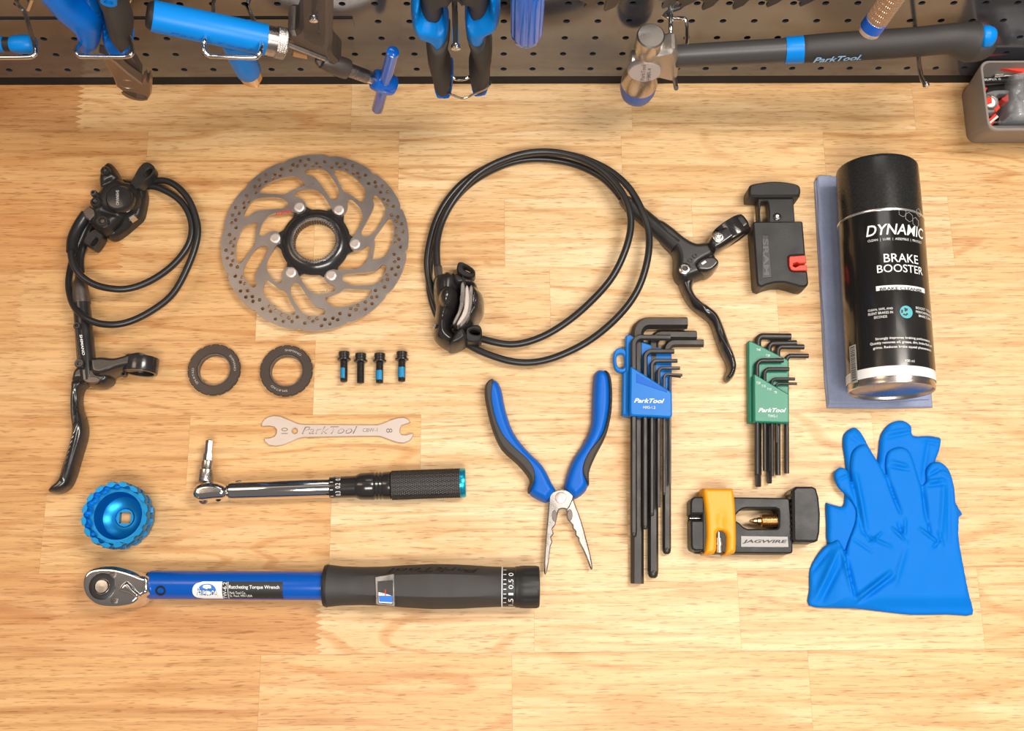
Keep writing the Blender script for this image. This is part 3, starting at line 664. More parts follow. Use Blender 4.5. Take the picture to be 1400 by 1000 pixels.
# ------------------------------------------------------------------ brake set with the long hose
def make_brake_b():
    t = thing('hydraulic_disc_brake', on_z((740, 350)), 'black hydraulic brake with long hose coiled in one large loop', 'bike brake', 'hydraulic brakes')
    T1 = [(849, 271, 13), (838, 257, 11), (820, 241, 8), (792, 227, 5), (762, 219.5, 4), (730, 217.5, 4), (700, 222, 4), (670, 234, 4), (642, 252, 4), (620, 275, 4), (604, 303, 4), (593, 335, 4), (587, 370, 4), (588, 400, 4), (597, 430, 4), (613, 455, 4), (637, 470, 6), (663, 483, 8), (698, 494, 9), (730, 495.5, 10), (765, 486.5, 13), (807, 465, 17), (845, 433, 20), (871, 398, 22), (885, 356, 23), (887, 318, 22), (877, 286, 22), (860, 257, 20), (837, 236, 16), (810, 221.5, 13), (782, 212.5, 12), (752, 209, 11), (722, 210.5, 11), (692, 217.5, 10), (662, 231, 10), (634, 249, 10), (612, 273, 10), (597, 300, 10), (588, 330, 10), (584, 358, 9), (587, 385, 7), (596, 415, 5), (615, 440, 4), (640, 456, 6), (664, 465, 9), (698, 471, 10), (730, 465, 12), (764, 448, 16), (800, 420, 20), (835, 382, 23), (855, 342, 25), (862.5, 307, 25), (858, 279, 25), (846, 257, 23), (828, 237, 21), (803, 221, 19), (774, 211, 18), (745, 207.5, 17), (715, 210.5, 17), (688, 219, 16), (662, 232, 16), (640, 250, 16), (619, 276, 16), (605, 302, 17), (598.5, 325, 19), (597, 345, 21), (598.5, 372, 22)]
    mk('hose', *tube_vf(smooth_open([on_z((x, y), z*mm) for x, y, z in T1], 6), 0.0030, 12), HOSE, t)
    C = lambda pts: cr(570, 340, 6.246, pts)
    Lf = C([(135, 260), (160, 218), (215, 205), (245, 188), (290, 185), (340, 205), (388, 235), (392, 290), (385, 380), (370, 470), (340, 550), (300, 620), (300, 690), (330, 720), (380, 770), (365, 815), (300, 836), (230, 825), (155, 762), (135, 695), (142, 600), (150, 500), (136, 420), (130, 330)])
    relief('caliper_body', Lf, Bench(0.018), 0.003, 0.033, 0.013, BLACK_GLOSS, t, res=0.0007, edge=0.1, feats=[('dome', C([(290, 460)])[0], 15, 0.007), ('slope', C([(260, 520)])[0], C([(230, 820)])[0], 0.62)])
    Rt = C([(400, 240), (480, 268), (515, 300), (522, 345), (560, 390), (573, 450), (562, 525), (515, 605), (470, 660), (420, 680), (380, 660), (400, 580), (440, 480), (450, 380), (430, 300)])
    relief('outer_caliper_half', Rt, Bench(0.022), 0.003, 0.033, 0.008, BLACK_GLOSS, t, res=0.0007, feats=[('dome', C([(500, 440)])[0], 13, 0.005)])
    relief('bridge', C([(290, 190), (380, 225), (480, 262), (512, 295), (495, 325), (410, 320), (320, 310)]), Bench(0.03), 0.004, 0.034, 0.004, BLACK_SATIN, t, res=0.0007)
    plate('bridge_gap', [C([(388, 225), (412, 262), (425, 325), (405, 300), (385, 285)])], Bench(0.0345), 0.03, 0.0348, HOLE_BLACK, t, bevel=0.0003)
    relief('lower_bridge', C([(330, 690), (390, 655), (420, 700), (430, 760), (390, 800), (320, 830), (260, 828), (290, 750)]), Bench(0.028), 0.004, 0.030, 0.004, BLACK_SATIN, t, res=0.0007)
    # pads
    for k, (a, b, c_, d, m_, zz) in enumerate([((375, 300), (408, 300), (388, 520), (305, 630), STEEL, 0.036), ((415, 330), (440, 330), (430, 560), (340, 640), PALE_STEEL, 0.0355), ((448, 325), (480, 330), (445, 590), (365, 655), STEEL, 0.035)]):
        plate('brake_pad', [smooth_closed(C([a, b, ((b[0]+c_[0])/2+14, (b[1]+c_[1])/2), c_, (d[0]+26, d[1]+4), d, ((a[0]+d[0])/2+22, (a[1]+d[1])/2+30)]), 3)], Bench(zz), zz-0.022, zz, m_, t, bevel=0.0006)
    # ears
    plate('mount_ear', [smooth_closed(C([(343, 195), (343, 145), (365, 112), (430, 133), (490, 180), (497, 222), (480, 246), (430, 250), (380, 230)]), 3), smooth_closed(C([(398, 150), (440, 160), (474, 192), (465, 205), (425, 190), (400, 172)]), 3)], Bench(0.018), 0.006, 0.018, BLACK_SATIN, t, bevel=0.0012)
    plate('mount_ear', [smooth_closed(C([(420, 690), (460, 660), (520, 650), (550, 680), (556, 740), (540, 788), (480, 800), (420, 780)]), 3), smooth_closed(C([(448, 700), (480, 688), (530, 705), (538, 730), (500, 735), (460, 722)]), 3)], Bench(0.022), 0.006, 0.022, BLACK_SATIN, t, bevel=0.0012)
    mk('hose_nut', *lathe_px((600, 380), (598.5, 364), 0.022, [(0, 6), (3, 6.6), (14, 6.6), (17, 4.8)], n=6), DARK_STEEL, t, smooth=False)
    bolt_head(t, C([(150, 668)])[0], 0.018, 3, STEEL, 'pad_pin', 'hex', 0.003)
    # lever
    D = lambda pts: cr(850, 230, 3.333, pts)
    mk('master_cylinder', *lathe_px((925, 336), (852, 273), 0.015, [(0, 12), (20, 11.5), (60, 11), (84, 10.6), (86, 8)], n=32), BLACK_SATIN, t)
    mk('hose_boot', *lathe_px((925, 336), (852, 273), 0.015, [(84, 10), (92, 9.4), (98, 7), (99, 5)], n=24), DARK_STEEL, t)
    relief('lever_body', D([(150, 250), (180, 225), (235, 258), (290, 303), (340, 330), (385, 328), (415, 345), (436, 400), (442, 432), (410, 470), (370, 486), (325, 503), (295, 515), (262, 503), (245, 462), (246, 405), (236, 368), (195, 325)]), Bench(0.020), 0.004, 0.022, 0.006, BLACK_SATIN, t, res=0.0008, feats=[('ridge', D([(345, 435)])[0], D([(420, 395)])[0], 3, -0.003)])
    bolt_head(t, D([(287, 461)])[0], 0.021, 8.2, STEEL, 'pivot_bolt', 'hex', 0.0025)
    relief('reach_adjuster', D([(330, 440), (360, 410), (410, 400), (440, 415), (445, 440), (410, 475), (370, 478), (340, 470)]), Bench(0.021), 0.005, 0.0245, 0.003, BLACK_GLOSS, t, res=0.0006)
    plate('adjuster_slot', [D([(360, 433), (380, 420), (388, 430), (368, 444)])], Bench(0.0245), 0.022, 0.0248, STEEL, t, bevel=0.0003)
    for p in ((313, 420), (334, 400)):
        q = D([p])[0]; c0 = on_z(q, 0.0223)
        mk('embossed_ring', *lathe_vf(c0, c0+Vector((0, 0, 1)), [(0, 0.0012), (0.0006, 0.0013), (0.0006, 0.0020), (0, 0.0021)], n=20, closed=True), BLACK_SATIN, t)
    # clamp: band standing on the bench, bore along the lever's swing
    rc = on_z(D([(500, 290)])[0], 0.0150); ax = (on_z(D([(515, 225)])[0], 0.01)-on_z(D([(560, 290)])[0], 0.01)).normalized()
    w = 0.0076; R = 0.0150
    mk('clamp_band', *lathe_vf(rc-ax*w, rc+ax*w, [(0, R*0.8), (0, R*0.98), (0.001, R), (2*w-0.001, R), (2*w, R*0.98), (2*w, R*0.8)], n=48, closed=True), BLACK_GLOSS, t)
    relief('clamp_cap', D([(398, 345), (402, 312), (430, 288), (480, 245), (528, 204), (550, 202), (572, 222), (588, 252), (578, 272), (520, 318), (450, 366), (420, 370)]), Bench(0.027), 0.014, 0.0285, 0.004, BLACK_GLOSS, t, res=0.0007)
    bolt_head(t, D([(441, 315)])[0], 0.028, 8, STEEL, 'clamp_bolt', 'torx', 0.002)
    relief('lever_blade', D([(262, 500), (285, 570), (320, 625), (370, 665), (408, 700), (430, 760), (455, 830), (480, 880), (488, 915), (474, 950), (490, 968), (515, 945), (528, 900), (518, 850), (490, 780), (465, 710), (440, 660), (400, 625), (352, 590), (327, 545), (335, 500), (300, 490)]), Bench(0.012), 0.002, 0.0155, 0.005, BLACK_GLOSS, t, res=0.0007, feats=[('ridge', D([(345, 600)])[0], D([(500, 860)])[0], 2, 0.0015)])
    return t
make_brake_b()
# ------------------------------------------------------------------ lockrings
def make_lockring(c, ang, label):
    z = 0.0065; q = on_z(c, z); r = 36*S(c, z)
    t = thing('lockring', (q.x, q.y, 0), label, 'lockring', 'lockrings beside the bolts')
    out = []
    for i in range(360):
        a = 2*PI*i/360; ph = (a*18/(2*PI)) % 1.0; d = abs(ph-0.5)*2
        out.append((q.x+r*(1-0.035*max(0, (d-0.72)/0.28)**0.7)*math.cos(a), q.y+r*(1-0.035*max(0, (d-0.72)/0.28)**0.7)*math.sin(a)))
    ring = mk('ring', *curve_vf([out, [(q.x+r*0.635*math.cos(2*PI*i/64), q.y+r*0.635*math.sin(2*PI*i/64)) for i in range(64)]], 0.0035, z, 0.0005, 2), BROWN_RUBBER_M, t)
    C0 = Vector((q.x, q.y, 0))
    thr = lambda a, i, s, rr: rr*(1-0.02*(i % 2)) if i < 8 else rr
    mk('threaded_collar', *lathe_vf(C0, C0+Vector((0, 0, 1)), [(0.0005*i, r*0.64) for i in range(8)]+[(0.0042, r*0.60), (0.0042, r*0.635), (0.0052, r*0.635), (0.0052, r*0.59), (0, r*0.59)], n=48, rf=thr, closed=True), DARK_STEEL, t)
    for i in range(12):
        a = 2*PI*i/12+ang
        mk('inner_notch', *box_vf(C0+Vector((math.cos(a), math.sin(a), 0))*(r*0.615)+Vector((0, 0, 0.0052)), 0.0013, 0.0022, 0.0012, Matrix.Rotation(a, 3, 'Z')), DARK_STEEL, t, smooth=False)
    for a0, txt in ((ang, 'SHIMANO'), (ang+PI, 'SM-RTAD')):
        def fn(u, v, a0=a0):
            a = a0+0.42-0.84*u; rr = r*(0.755+0.08*v); return Vector((q.x+rr*math.cos(a), q.y+rr*math.sin(a), z+0.0002))
        text_map('lettering', txt, fn, GREY_PRINT, ring)
BROWN_RUBBER_M = mat('matte_dark_bronze_alloy', (0.075, 0.058, 0.05), 0.42, 0.55, bump=(900, 0.1), rvar=0.06)
make_lockring((292.5, 505.5), 0.35, 'dark scalloped lockring beside the twice-wound hose brake')
make_lockring((391.3, 506.8), 1.25, 'dark scalloped lockring beside the four small bolts')
# ------------------------------------------------------------------ bolts
def make_bolt(x, top, bot, patch, label):
    z = 9.5*S((x, top)); s0 = top
    t = thing('caliper_bolt', on_z((x, (top+bot)/2)), label, 'bolt', 'four small caliper bolts')
    p0, p1 = (x, top), (x-0.3, bot); Lp = bot-top
    hexf = lambda a, i, s, r: r
    h = mk('head', *lathe_px(p0, p1, z, [(0, 6.2), (0.8, 7.6), (5, 7.8), (5.6, 7.2), (6.2, 7.2), (9.3, 7.4)], n=24), BLACK_GLOSS, t)
    mk('hex_socket', *lathe_px((x, top-0.15), p1, z, [(0, 3.6), (0.1, 3.6)], n=6), HOLE_BLACK, h, smooth=False)
    mk('flange', *lathe_px(p0, p1, z, [(9.2, 7.5), (10.2, 9.3), (11.8, 9.3), (12.6, 7.4), (13, 5)], n=24), BLACK_GLOSS, t)
    pr = [(12.5, 4.7)]; s = 13.2
    while s < Lp-1.2:
        pr += [(s, 5.1), (s+0.55, 4.3), (s+1.1, 5.1)]; s += 1.3
    pr += [(Lp-1, 4.8), (Lp, 3.4)]
    mk('threaded_shank', *lathe_px(p0, p1, z, pr, n=20), KEY_STEEL, t)
    if patch:
        a, b, w = patch
        A, B = on_z(p0, z), on_z(p1, z); k = (B-A).length/Lp; R = 5.25*S(p0, z); cy = Cyl(A, B, R)
        vs, fs = [], []
        for i in range(9):
            for j in range(9):
                th = (j/8-0.5)*w+0.25; ss = (a+(b-a)*i/8)*k + 0.0003*math.sin(j*2.1)*(1 if i in (0, 8) else 0)
                vs.append(cy.pt(ss, th, 0.00006+0.00012*math.sin(i*PI/8)*math.sin(j*PI/8)))
        for i in range(8):
            for j in range(8): fs.append((i*9+j, i*9+j+1, (i+1)*9+j+1, (i+1)*9+j))
        mk('threadlocker_patch', vs, fs, THREADLOCK, t)
make_bolt(470.4, 481, 522.4, (23, 37, 1.2), 'small black bolt with a thin blue thread patch, beside the second lockring')
make_bolt(493.2, 483.3, 524.2, None, 'small black bolt with no blue patch to be seen on its thread')
make_bolt(519.2, 483.3, 524.2, (24, 37, 2.2), 'small black bolt with broad blue thread patch, beside the bolt without one')
make_bolt(549.5, 481, 522, (22, 36, 2.4), 'small black bolt with broad blue thread patch, set apart from the other three')
# ------------------------------------------------------------------ flat cone wrench
def make_cone_wrench():
    t = thing('flat_wrench', on_z((462, 590)), 'thin flat silver double-ended open wrench with engraved lettering', 'wrench')
    W_ = lambda pts: cr(240, 460, 3.333, pts)
    out = W_([(391, 410), (394, 392), (405, 377), (425, 367), (450, 362), (478, 365), (510, 378), (560, 399), (585, 402), (750, 403), (920, 404), (945, 397), (985, 380), (1015, 372), (1040, 370), (1060, 378), (1070, 393), (1045, 401), (1030, 407), (1023, 420), (1022, 436), (1030, 449), (1050, 450), (1083, 442), (1081, 458), (1066, 476), (1040, 487), (1010, 484), (975, 472), (935, 457), (910, 455), (750, 457), (585, 460), (560, 465), (525, 481), (490, 495), (455, 501), (425, 496), (406, 480), (404, 466), (430, 464), (450, 456), (460, 442), (460, 425), (450, 413), (430, 409)])
    b = plate('wrench_plate', [out, W_(circ((543, 431), 13, 24))], Bench(0.003), 0.0003, 0.003, PALE_STEEL, t, bevel=0.0004)
    def tx(s, x0, x1, y0, y1, **k):
        a = W_([(x0, y0), (x1, y0-2), (x0, y1)]); text_px('engraving', s, a[0], a[1], a[2], 0.0031, ETCH, b, **k)
    tx('ParkTool', 575, 828, 446, 412, shear=0.35)
    a = W_([(580, 442), (822, 440), (581, 416)]); text_px('engraving', 'ParkTool', a[0], a[1], a[2], 0.00316, PALE_STEEL, b, shear=0.35, bold=-0.012)
    tx('CBW-1', 853, 920, 437, 420)
    a = W_([(512, 417), (512, 445), (482, 417)]); text_px('engraving', '10', (a[1][0], a[1][1]), (a[0][0], a[0][1]), (a[2][0], a[1][1]), 0.0031, ETCH, b)
    a = W_([(960, 440), (960, 420), (988, 440)]); text_px('engraving', '8', a[0], a[1], a[2], 0.0031, ETCH, b)
make_cone_wrench()
# ------------------------------------------------------------------ small torque wrench and the stepped hex bit
def make_small_torque():
    p0, p1 = (315, 671.7), (635, 660.5); z = 20.5*S((585, 662))
    t = thing('click_torque_wrench', on_z((450, 667)), 'slim chrome torque wrench with black knurled handle and cyan end ring', 'torque wrench')
    mk('barrel', *lathe_px(p0, p1, z, [(-1, 10), (0, 12.5), (3, 13.2), (136, 13.6), (138, 13.2)], n=40), CHROME, t)
    sc = mk('scale_sleeve', *lathe_px(p0, p1, z, [(136, 14.4), (139, 15), (170, 15.2), (174, 15.6)], n=40), BLACK_GLOSS, t)
    mk('collar', *lathe_px(p0, p1, z, [(172, 15.8), (178, 18.6), (196, 19.2), (198, 18), (200, 19.2), (203, 18), (205, 19.2), (208, 18), (210, 19.2), (219, 19.2), (220, 18)], n=40), BLACK_GLOSS, t)
    NS, NC = 150, 216
    prof = [(220, 18.5), (221, 19.6)]+[(221+95*i/NS, 20.2) for i in range(NS+1)]+[(317, 19.4)]
    def kn(a, i, s, r):
        if i < 2 or i > NS+1: return r
        q = s*1000/1.7
        return r*(1-0.035*max(abs(math.sin(a*24+q*PI/2)), abs(math.sin(a*24-q*PI/2)))**3)
    mk('knurled_handle', *lathe_px(p0, p1, z, prof, n=NC, rf=kn), KEY_STEEL, t)
    mk('end_ring', *lathe_px(p0, p1, z, [(314, 19.9), (320, 20.2), (322, 19), (322, 12)], n=48), TEAL_RING, t)
    mk('neck', *lathe_px((300, 672.3), p0, z, [(0, 7), (9, 7), (11, 9.5), (13, 9.5), (14, 11)], n=28), CHROME, t)
    H = lambda pts: cr(240, 460, 3.333, pts)
    relief('ratchet_head', H([(80, 720), (90, 690), (115, 670), (160, 662), (205, 668), (238, 685), (248, 710), (243, 735), (220, 748), (170, 752), (120, 757), (90, 745)]), Bench(z), 0.002, 2*z-0.003, 0.006, CHROME, t, res=0.0005, edge=0.55)
    for p, r, m_ in (((127, 738), 6, DARK_STEEL), ((195, 732), 4.2, HOLE_BLACK)):
        q = H([p])[0]; c0 = on_z((q[0], q[1]), 0.016); mk('head_detail', *lathe_vf(c0-Vector((0, 0, 0.004)), c0+Vector((0, -0.5, 1.6)), [(0, r*0.0006), (0.0045, r*0.0006), (0.005, r*0.0004), (0.004, r*0.0003)], n=20), m_, t)
    for sx, sy in ((327, 655.5), (326.5, 685)):
        c0 = on_z((sx, sy), z+(0.001)); dv = Vector((0, 1 if sy < 670 else -1, 0)); mk('side_pin', *lathe_vf(c0-dv*0.007, c0+dv, [(0, 0.0033), (0.0050, 0.0033), (0.0058, 0.0020)], n=16), DARK_STEEL, t)
    A, B = on_z(p0, z), on_z(p1, z); k = (B-A).length/math.dist(p0, p1)
    cy = Cyl(A, B, 15.2*S((460, 667), z))
    for i, s in enumerate(('0.1', '0.2', '0.3')):
        th0 = (0.72, 0.0, -0.72)[i]; th0 = -th0 if cy.w.y < 0 else th0
        sg = 1 if cy.w.y > 0 else -1
        fn = lambda u, v, th0=th0: cy.pt(k*(144+6*(1-v)-0*u), th0+sg*(u-0.5)*0.44, 0.0002)
        text_map('scale_number', s, lambda u, v, th0=th0: cy.pt(k*(152-6.5*v), th0+sg*(u-0.5)*0.46, 0.0002), WHITE, sc)
    for th0 in (-1.0, -0.35, 0.35, 1.0):
        mk('scale_tick', [cy.pt(k*138, th0-0.03, 0.0002), cy.pt(k*142, th0-0.03, 0.0002), cy.pt(k*142, th0+0.03, 0.0002), cy.pt(k*138, th0+0.03, 0.0002)], [(0, 1, 2, 3)], WHITE, sc, smooth=False)
    # bit
    b = thing('hex_bit_socket', on_z((284, 630)), 'stubby stepped steel hex bit fitted to the slim chrome wrench head', 'bit socket')
    q0, q1 = (281.2, 659), (286.8, 602)
    mk('socket_body', *lathe_px(q0, q1, z, [(0, 9.5), (1, 10.2), (16, 10), (17, 9), (18, 8.6), (28, 8.4), (29, 7.5)], n=32), STEEL, b)
    mk('hex_step', *lathe_px(q0, q1, z, [(28.5, 6.6), (38, 6.4), (38.5, 5.6)], n=6), STEEL, b, smooth=False)
    mk('hex_tip', *lathe_px(q0, q1, z, [(38, 5.3), (56, 5.1), (57.3, 4)], n=6), STEEL, b, smooth=False)
    text_px('engraving', '5/6', (275.5, 655), (285, 655), (276, 647), 2*z-0.0055, ETCH, b)
make_small_torque()
# ------------------------------------------------------------------ blue notched socket
def make_bb_socket():
    HZ_ = 0.030; c = on_z((156.5, 704), HZ_); r = 46.0*S((156, 704), HZ_)
    t = thing('bottom_bracket_socket', (c.x, c.y, 0), 'anodised blue notched ring socket with square hole, above the big torque wrench', 'socket tool')
    C0 = Vector((c.x, c.y, 0)); Zv = C0+Vector((0, 0, 1)); NT = 16
    def notch(a): return (0.5+0.5*math.cos(NT*a))
    def rf(a, i, s, q):
        o = notch(a)
        if i in OUT: return q*(1-0.055*(max(0, o-0.55)/0.45)**0.5)
        if i in INN: return q*(1+0.085*max(0, o-0.25)/0.75)
        return q
    h = HZ_
    prof = [(0.0, r*0.80), (0.002, r*0.86), (h*0.34, r*0.90), (h*0.36, r*0.98), (h*0.60, r*1.00), (h*0.64, r*0.93), (h*0.72, r*0.93), (h*0.76, r*1.0), (h-0.001, r*1.0), (h, r*0.98),
            (h, r*0.845), (h-0.001, r*0.83), (h*0.74, r*0.83), (h*0.735, r*0.72), (h*0.50, r*0.70), (h*0.30, r*0.62), (h*0.20, r*0.45), (h*0.18, r*0.30), (h*0.22, r*0.27), (h*0.1, r*0.25), (0, r*0.25)]
    OUT = {3, 4, 7, 8, 9}; INN = {10, 11, 12}
    mk('toothed_cup', *lathe_vf(C0, Zv, prof, n=256, rf=rf, closed=True), BLUE_ANOD, t, angle=30)
    q = r*0.20
    rr = []
    fs = []
    n = 40
    for z in (h*0.02, h*0.19):
        for i in range(n):
            a = 2*PI*i/n; rr.append(C0+Vector((r*0.27*math.cos(a), r*0.27*math.sin(a), z)))
        for i in range(n):
            a = 2*PI*i/n+PI/4*0; m_ = max(abs(math.cos(a)), abs(math.sin(a))); rr.append(C0+Vector((q*0.86*math.cos(a)/m_, q*0.86*math.sin(a)/m_, z)))
    for i in range(n):
        j = (i+1) % n
        fs += [(i, j, n+j, n+i), (2*n+i, 2*n+j, 3*n+j, 3*n+i), (n+i, n+j, 3*n+j, 3*n+i), (i, j, 2*n+j, 2*n+i)]
    mk('square_drive', rr, fs, BLUE_ANOD, t, smooth=False)
make_bb_socket()
# ------------------------------------------------------------------ large ratcheting torque wrench
def make_big_torque():
    p0, p1 = (205, 800.0), (738, 803.0); z = 29.5*S((590, 801))
    t = thing('ratcheting_torque_wrench', on_z((430, 802)), 'large blue torque wrench with chrome ratchet head and black grip', 'torque wrench')
    A, B = on_z(p0, z), on_z(p1, z); k = (B-A).length/math.dist(p0, p1)
    R1 = 19.2*S((330, 801), z)
    tb = mk('tube', *lathe_px(p0, p1, z, [(-2, 16), (0, 18.4), (2, 19.2), (240, 19.4)], n=56), BLUE, t)
    mk('tube_end_ring', *lathe_px(p0, p1, z, [(-4, 15), (-3, 17.4), (1, 17.8)], n=40), BLACK_PLASTIC, t)
    cy = Cyl(A, B, R1)
    s_, a_ = cy.hit((219.5, 808)); c0 = cy.pt(s_, a_, 0); nrm = (c0-(cy.A+cy.d*s_)).normalized()
    mk('pin', *lathe_vf(c0-nrm*0.002, c0+nrm, [(0, 0.0040), (0.0024, 0.0040), (0.0026, 0.0030), (0.0018, 0.0024), (0.0018, 0.0001)], n=24), HOLE_BLACK, tb)
    # grip: six-sided, swelling in the middle
    N = 72; NP = 60
    def grip_r(s):
        xs = [240, 243, 262, 290, 320, 350, 385, 420, 450, 470, 481]; rs = [27.0, 28.6, 26.4, 25.6, 26.4, 28.6, 30.4, 29.8, 28.2, 27.2, 27.0]
        return float(np.interp(s, xs, rs))
    prof = [(238.5, 20), (239, 26)]+[(240+241*i/NP, grip_r(240+241*i/NP)) for i in range(NP+1)]+[(482, 25)]
    def fac(a, i, s, r):
        u = s/k; m_ = math.sin(PI*min(max((u-275)/(478-275), 0), 1))**0.5 if 275 < u < 478 else 0
        q = ((a+PI/6) % (PI/3))-PI/6
        return r*(1-m_*0.085*(1-(abs(q)/(PI/6))**2))
    mk('grip', *lathe_px(p0, p1, z, prof, n=N, rf=fac), BLACK_RUBBER, t, angle=25)
    mk('grip_collar', *lathe_px(p0, p1, z, [(237.5, 19.5), (238, 27.4), (241, 28.9), (243.5, 28.9)], n=48), BLACK_PLASTIC, t)
    dial = mk('dial', *lathe_px(p0, p1, z, [(482, 22), (482.3, 26.6), (499, 26.6), (500, 27.6), (505, 27.9), (506, 28.4), (512, 28.8), (528, 28.6), (531.5, 27.6), (532.5, 25.5)], n=96, rf=lambda a, i, s, r: r*(1-0.045*max(0, math.cos(a*10))**6) if i in (6, 7) else r), BLACK_PLASTIC, t)
    mk('dial_line', *lathe_px(p0, p1, z, [(480.6, 27.35), (481.9, 27.35)], n=72, cap0=False, cap1=False), WHITE, t)
    cd_ = Cyl(A, B, 26.7*S((695, 803), z)); sg = 1 if cd_.w.y > 0 else -1
    for px_, txt, hw in ((786, '0', 0.10), (799, '0.5', 0.24), (812.5, '1', 0.06), (824, '1.5', 0.26)):
        s_, th0 = cd_.hit((694, px_))
        text_map('dial_number', txt, lambda u, v, th0=th0, hw=hw: cd_.pt(k*(496.5-6.5*v), th0+sg*(u-0.5)*2*hw, 0.0002), WHITE, dial)
    for py in (780, 786, 793, 799, 806, 812.5, 818, 824):
        s_, th0 = cd_.hit((686, py))
        mk('dial_tick', [cd_.pt(k*(483+e), th0+f, 0.0002) for e, f in ((0, -0.02), (4, -0.02), (4, 0.02), (0, 0.02))], [(0, 1, 2, 3)], WHITE, dial, smooth=False)
    # reading window
    zt = 2*z-0.0015
    fr = mk('window_frame', *plate_vf([[(512.5, 789), (539.5, 784.5), (540.5, 830), (514, 827)], [(517, 796), (536.5, 794.5), (536.5, 826), (518, 824.5)]], Bench(zt-0.002), zt-0.014, zt-0.0008, 0.0005), STEEL, t)
    mk('scale_card', *plate_vf([[(516, 794), (537.5, 792), (537.5, 826.5), (517, 825)]], Bench(zt-0.003), zt-0.012, zt-0.0022, 0.0001), WHITE, t)
    mk('scale_blue_band', *plate_vf([[(518, 815), (536, 815), (536, 824), (518.5, 823)]], Bench(zt-0.0018), zt-0.003, zt-0.0018, 0.0001), BLUE_PRINT, t)
    mk('scale_dark_band', *plate_vf([[(518, 796), (536, 794.5), (536, 797), (518, 798)]], Bench(zt-0.0018), zt-0.003, zt-0.0018, 0.0001), DARK_PRINT, t)
    mk('scale_red_line', *plate_vf([[(526.3, 797), (527.5, 797), (527.5, 815), (526.3, 815)]], Bench(zt-0.0018), zt-0.003, zt-0.0017, 0.0), RED_PRINT, t)
    text_px('scale_number', '10', (520.5, 813), (524.5, 813), (520.5, 809), zt-0.0019, DARK_PRINT, t)
    text_px('scale_number', '14', (520.5, 803), (524.5, 803), (520.5, 799), zt-0.0019, DARK_PRINT, t)
    # embossed mark on the far side of the grip
    cg = Cyl(A, B, 30.2*S((590, 801), z))
    sA, aA = cg.hit((530, 782)); sB, aB = cg.hit((655, 782)); a2 = cg.hit((590, 776.5))[1]
    text_map('embossed_lettering', 'ParkTool', lambda u, v: cg.pt(sB+(sA-sB)*u, aA+(a2-aA)*(1-v)*1.0, 0.0006-0.0010*abs(u-0.42)*2), BLACK_GLOSS, t, shear=0.3, bold=0.01)
    # label on the tube
    def patch(name, x0, y0, x1, y1, m_, e, rl=False, par=tb):
        s0, _ = cy.hit((x0, (y0+y1)/2)); s1, _ = cy.hit((x1, (y0+y1)/2)); aT = cy.hit(((x0+x1)/2, y0))[1]; aB_ = cy.hit(((x0+x1)/2, y1))[1]
        nu, nv = 24, 10; vs, fs = [], []
        for i in range(nu+1):
            for j in range(nv+1):
                v_ = j/nv; s_ = s0+(s1-s0)*i/nu
                if rl:
                    hh = abs(v_-0.5)*2; lim = s0+(s1-s0)*0.34*(1-math.sqrt(max(0, 1-hh**2.4))); s_ = lim+(s1-lim)*i/nu
                vs.append(cy.pt(s_, aT+(aB_-aT)*v_, e))
        for i in range(nu):
            for j in range(nv): fs.append((i*(nv+1)+j, i*(nv+1)+j+1, (i+1)*(nv+1)+j+1, (i+1)*(nv+1)+j))
        return mk(name, vs, fs, m_, par)
    def ctext(name, txt, x0, y0, x1, y1, m_, e, rot=False, **kk):
        s0 = cy.hit((x0, (y0+y1)/2))[0]; s1 = cy.hit((x1, (y0+y1)/2))[0]; aT = cy.hit((x0, y0))[1]; aB_ = cy.hit((x0, y1))[1]
        if rot: fn = lambda u, v: cy.pt(s1+(s0-s1)*v, aB_+(aT-aB_)*u, e)
        else: fn = lambda u, v: cy.pt(s0+(s1-s0)*u, aB_+(aT-aB_)*v, e)
        text_map(name, txt, fn, m_, tb, **kk)
    patch('white_label', 263, 795.5, 303.5, 818.5, WHITE, 0.00012, True)
    patch('black_label', 303.5, 795.5, 386.5, 818.5, DARK_PRINT, 0.00012)
    s0, _ = cy.hit((283, 807)); aM = cy.hit((283, 807))[1]
    ov = [cy.pt(s0, aM, 0.00022)]+[cy.pt(s0+0.0068*math.cos(2*PI*i/64)*(1+0.05*(i % 2)), aM+sg*0.42*math.sin(2*PI*i/64)*(1+0.05*(i % 2)), 0.00022) for i in range(64)]
    mk('label_oval', ov, [(0, 1+i, 1+(i+1) % 64) for i in range(64)], BLUE_PRINT, tb)
    ctext('label_text', 'ParkTool', 268, 803, 300, 814.5, DARK_PRINT, 0.00032, shear=0.3, bold=0.03)
    ctext('label_text', 'ParkTool', 268, 803, 300, 814.5, WHITE, 0.00040, shear=0.3)
    ctext('label_text', 'TW-6.2', 304.5, 796.5, 310, 818, WHITE, 0.00025, True)
    patch('label_rule', 311.3, 796, 312, 818.3, WHITE, 0.00024)
    ctext('label_text', 'Ratcheting Torque Wrench', 313, 800.5, 382, 806.5, WHITE, 0.00028, bold=0.012)
    ctext('label_text', 'Park Tool Co.', 314, 809, 336, 812.4, WHITE, 0.00028)
    ctext('label_text', 'St. Paul, MN USA', 314, 813.2, 345, 816.5, WHITE, 0.00028)
    # ratchet head
    Hh = lambda pts: cr(90, 640, 4.118, pts)
    top = Hh([(86, 650), (95, 605), (125, 570), (175, 553), (250, 550), (320, 562), (380, 580), (430, 600), (468, 615), (472, 660), (468, 708), (430, 728), (390, 768), (330, 786), (250, 792), (170, 780), (112, 735), (90, 690)])
    v, f = relief_vf(top, Bench(0.030), 0.004, 0.031, 0.0035, res=0.0007, edge=0.75)
    mk('ratchet_head', v, f, CHROME, t, angle=50)
